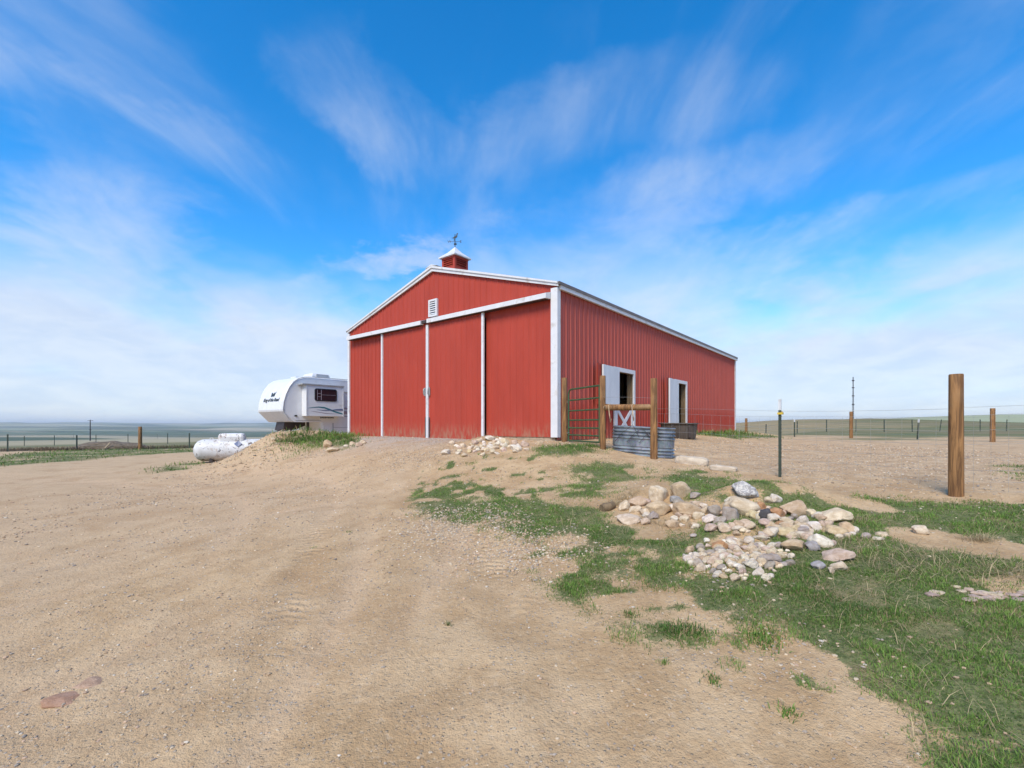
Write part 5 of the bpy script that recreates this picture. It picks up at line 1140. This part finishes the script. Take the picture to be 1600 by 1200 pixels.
# leafy weeds on the bank and along the walls
wx1, wy1, wh = [], [], []
for px, py, r_, c_, hh in ((480, 686, 1.0, 1100, 0.20), (525, 684, 0.8, 1100, 0.20), (500, 694, 0.9, 600, 0.12), (455, 690, 0.6, 500, 0.12), (440, 700, 0.9, 300, 0.06), (380, 712, 1.0, 240, 0.05), (540, 700, 0.5, 250, 0.08), (480, 704, 0.8, 300, 0.08), (545, 690, 0.4, 260, 0.15), (1115, 679, 1.0, 420, 0.25), (1140, 677, 1.0, 380, 0.25), (895, 700, 0.35, 420, 0.09), (925, 698, 0.2, 160, 0.10), (865, 702, 0.4, 300, 0.07), (545, 832, 0.04, 60, 0.03), (490, 856, 0.05, 50, 0.025), (1190, 1000, 0.12, 380, 0.05), (1080, 988, 0.10, 260, 0.05), (1045, 988, 0.10, 200, 0.045), (895, 916, 0.13, 420, 0.045), (1113, 1065, 0.05, 90, 0.035), (1230, 1115, 0.05, 90, 0.04), (700, 977, 0.03, 60, 0.03), (590, 862, 0.04, 40, 0.02), (1038, 1038, 0.04, 60, 0.03), (985, 962, 0.05, 110, 0.035)):
    p_ = at(px, py); k = RNG.normal(0, r_ * 0.5, (c_, 2)); wx1 += list(p_.x + k[:, 0]); wy1 += list(p_.y + k[:, 1]); wh += list(RNG.uniform(0.4, 1.1, c_) * hh)
wx1, wy1, wh = np.array(wx1), np.array(wy1), np.array(wh); n = len(wx1)
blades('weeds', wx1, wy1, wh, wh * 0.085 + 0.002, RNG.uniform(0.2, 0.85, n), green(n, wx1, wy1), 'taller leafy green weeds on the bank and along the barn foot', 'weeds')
n = 5200; bx_ = RNG.uniform(-34, -15, n); by_b = 30.2 + 1.4 * fbm(bx_ * 0.6, bx_ * 0, 81, 2) + RNG.normal(0, 0.35, n) + 0.06 * np.minimum(bx_ + 20, 0) * -1
blades('brush', bx_, by_b, RNG.uniform(0.08, 0.34, n), RNG.uniform(0.015, 0.04, n), RNG.uniform(0.2, 1.0, n), np.array([[0.17, 0.125, 0.08]]) * RNG.uniform(0.6, 1.3, (n, 1)), 'strip of dry brown brush along the left yard fence', 'brush')
# pebbles
def pebbles():
    b = bmesh.new(); bmesh.ops.create_icosphere(b, subdivisions=1, radius=1); T = np.array([v.co[:] for v in b.verts]); F = np.array([[v.index for v in f.verts] for f in b.faces]); b.free()
    n = 130000; x = RNG.uniform(-10, 13, n); y = 1.7 + 15 * RNG.random(n) ** 1.35; k = np.abs(x / y) < 1.25; x, y = x[k], y[k]
    clump = fbm(x * 0.9, y * 0.9, 19, 3); g_ = grass_mask(x, y); k = (RNG.random(len(x)) < np.clip(0.42 + 1.3 * clump, 0.10, 1)) & (RNG.random(len(x)) > g_ * 0.97); x, y = x[k], y[k]
    e1 = [(at(px, py), r_, c_, s) for px, py, r_, c_, s in ((715, 815, 0.8, 1700, 0.014), (700, 830, 1.2, 900, 0.012), (800, 850, 0.75, 1100, 0.014), (850, 868, 0.6, 600, 0.014), (760, 740, 1.6, 700, 0.011), (400, 705, 2.0, 420, 0.030), (1330, 735, 2.4, 1500, 0.012), (1480, 720, 2.0, 700, 0.012), (1200, 710, 2.2, 500, 0.012), (660, 870, 1.0, 500, 0.010), (1150, 905, 0.35, 50, 0.014), (1085, 890, 0.25, 40, 0.013), (640, 712, 1.5, 1800, 0.014), (1350, 1010, 0.5, 60, 0.012), (1230, 1035, 0.3, 60, 0.010), (300, 1050, 0.7, 500, 0.008), (640, 720, 0.8, 400, 0.014), (1100, 735, 0.9, 120, 0.013))]
    sz = 0.0020 + 0.0085 * RNG.random(len(x)) ** 3.0; sz *= 0.8 + np.hypot(x, y) / 11
    for p_, r_, c_, s in e1:
        q = RNG.normal(0, r_ * 0.5, (c_, 2)); x = np.concatenate([x, p_.x + q[:, 0]]); y = np.concatenate([y, p_.y + q[:, 1]]); sz = np.concatenate([sz, s * RNG.uniform(0.35, 1.1, c_)])
    n = len(x); z = ground_z(x, y); a = RNG.uniform(0, 2 * np.pi, n); s = np.stack([sz * RNG.uniform(0.9, 1.5, n), sz * RNG.uniform(0.7, 1.1, n), sz * RNG.uniform(0.4, 0.8, n)], 1)
    W = T[None] * (1 + RNG.uniform(-0.22, 0.22, (n, len(T), 1))) * s[:, None, :]; ca, sa = np.cos(a)[:, None], np.sin(a)[:, None]
    V = np.stack([W[..., 0] * ca - W[..., 1] * sa + x[:, None], W[..., 0] * sa + W[..., 1] * ca + y[:, None], W[..., 2] + z[:, None] + (s[:, 2] * 0.35)[:, None]], 2)
    me = np_mesh('pebbles', V.reshape(-1, 3), None, (np.arange(n)[:, None, None] * len(T) + F[None]).reshape(-1, 3))
    pal = np.array([[0.52, 0.41, 0.28], [0.42, 0.30, 0.19], [0.36, 0.295, 0.23], [0.60, 0.52, 0.41], [0.27, 0.23, 0.19], [0.48, 0.33, 0.22]]); c = pal[RNG.choice(6, n, p=[0.27, 0.30, 0.16, 0.06, 0.08, 0.13])] * RNG.uniform(0.8, 1.15, (n, 1))
    set_attr(me, 'Col', np.repeat(np.concatenate([c, np.ones((n, 1))], 1)[:, None], len(T), 1).reshape(-1, 4), 'FLOAT_COLOR')
    tag(link('pebbles', me, M['pebble']), 'loose pebbles scattered over the dirt yard and drive', 'pebbles', kind='stuff')
pebbles()

# ------------------------------------------------------------------ haze over the plain
zmin, zmax = float(ZZ.min()), float(ZZ.max())
hz = MB(); hz.box(-11900, 11900, -11900, 11900, zmin - 1.0, max(zmax, 60) + 5); 
hm = bpy.data.materials.new('thin_haze'); hm.use_nodes = True; hm.node_tree.nodes.clear()
pv = hm.node_tree.nodes.new('ShaderNodeVolumePrincipled'); pv.inputs['Color'].default_value = (0.90, 0.95, 1.0, 1); pv.inputs['Density'].default_value = 0.00011; pv.inputs['Anisotropy'].default_value = 0.2
ho_ = hm.node_tree.nodes.new('ShaderNodeOutputMaterial'); hm.node_tree.links.new(pv.outputs[0], ho_.inputs['Volume'])
tag(hz.build('haze', hm), 'thin pale air haze over the plain', kind='stuff')
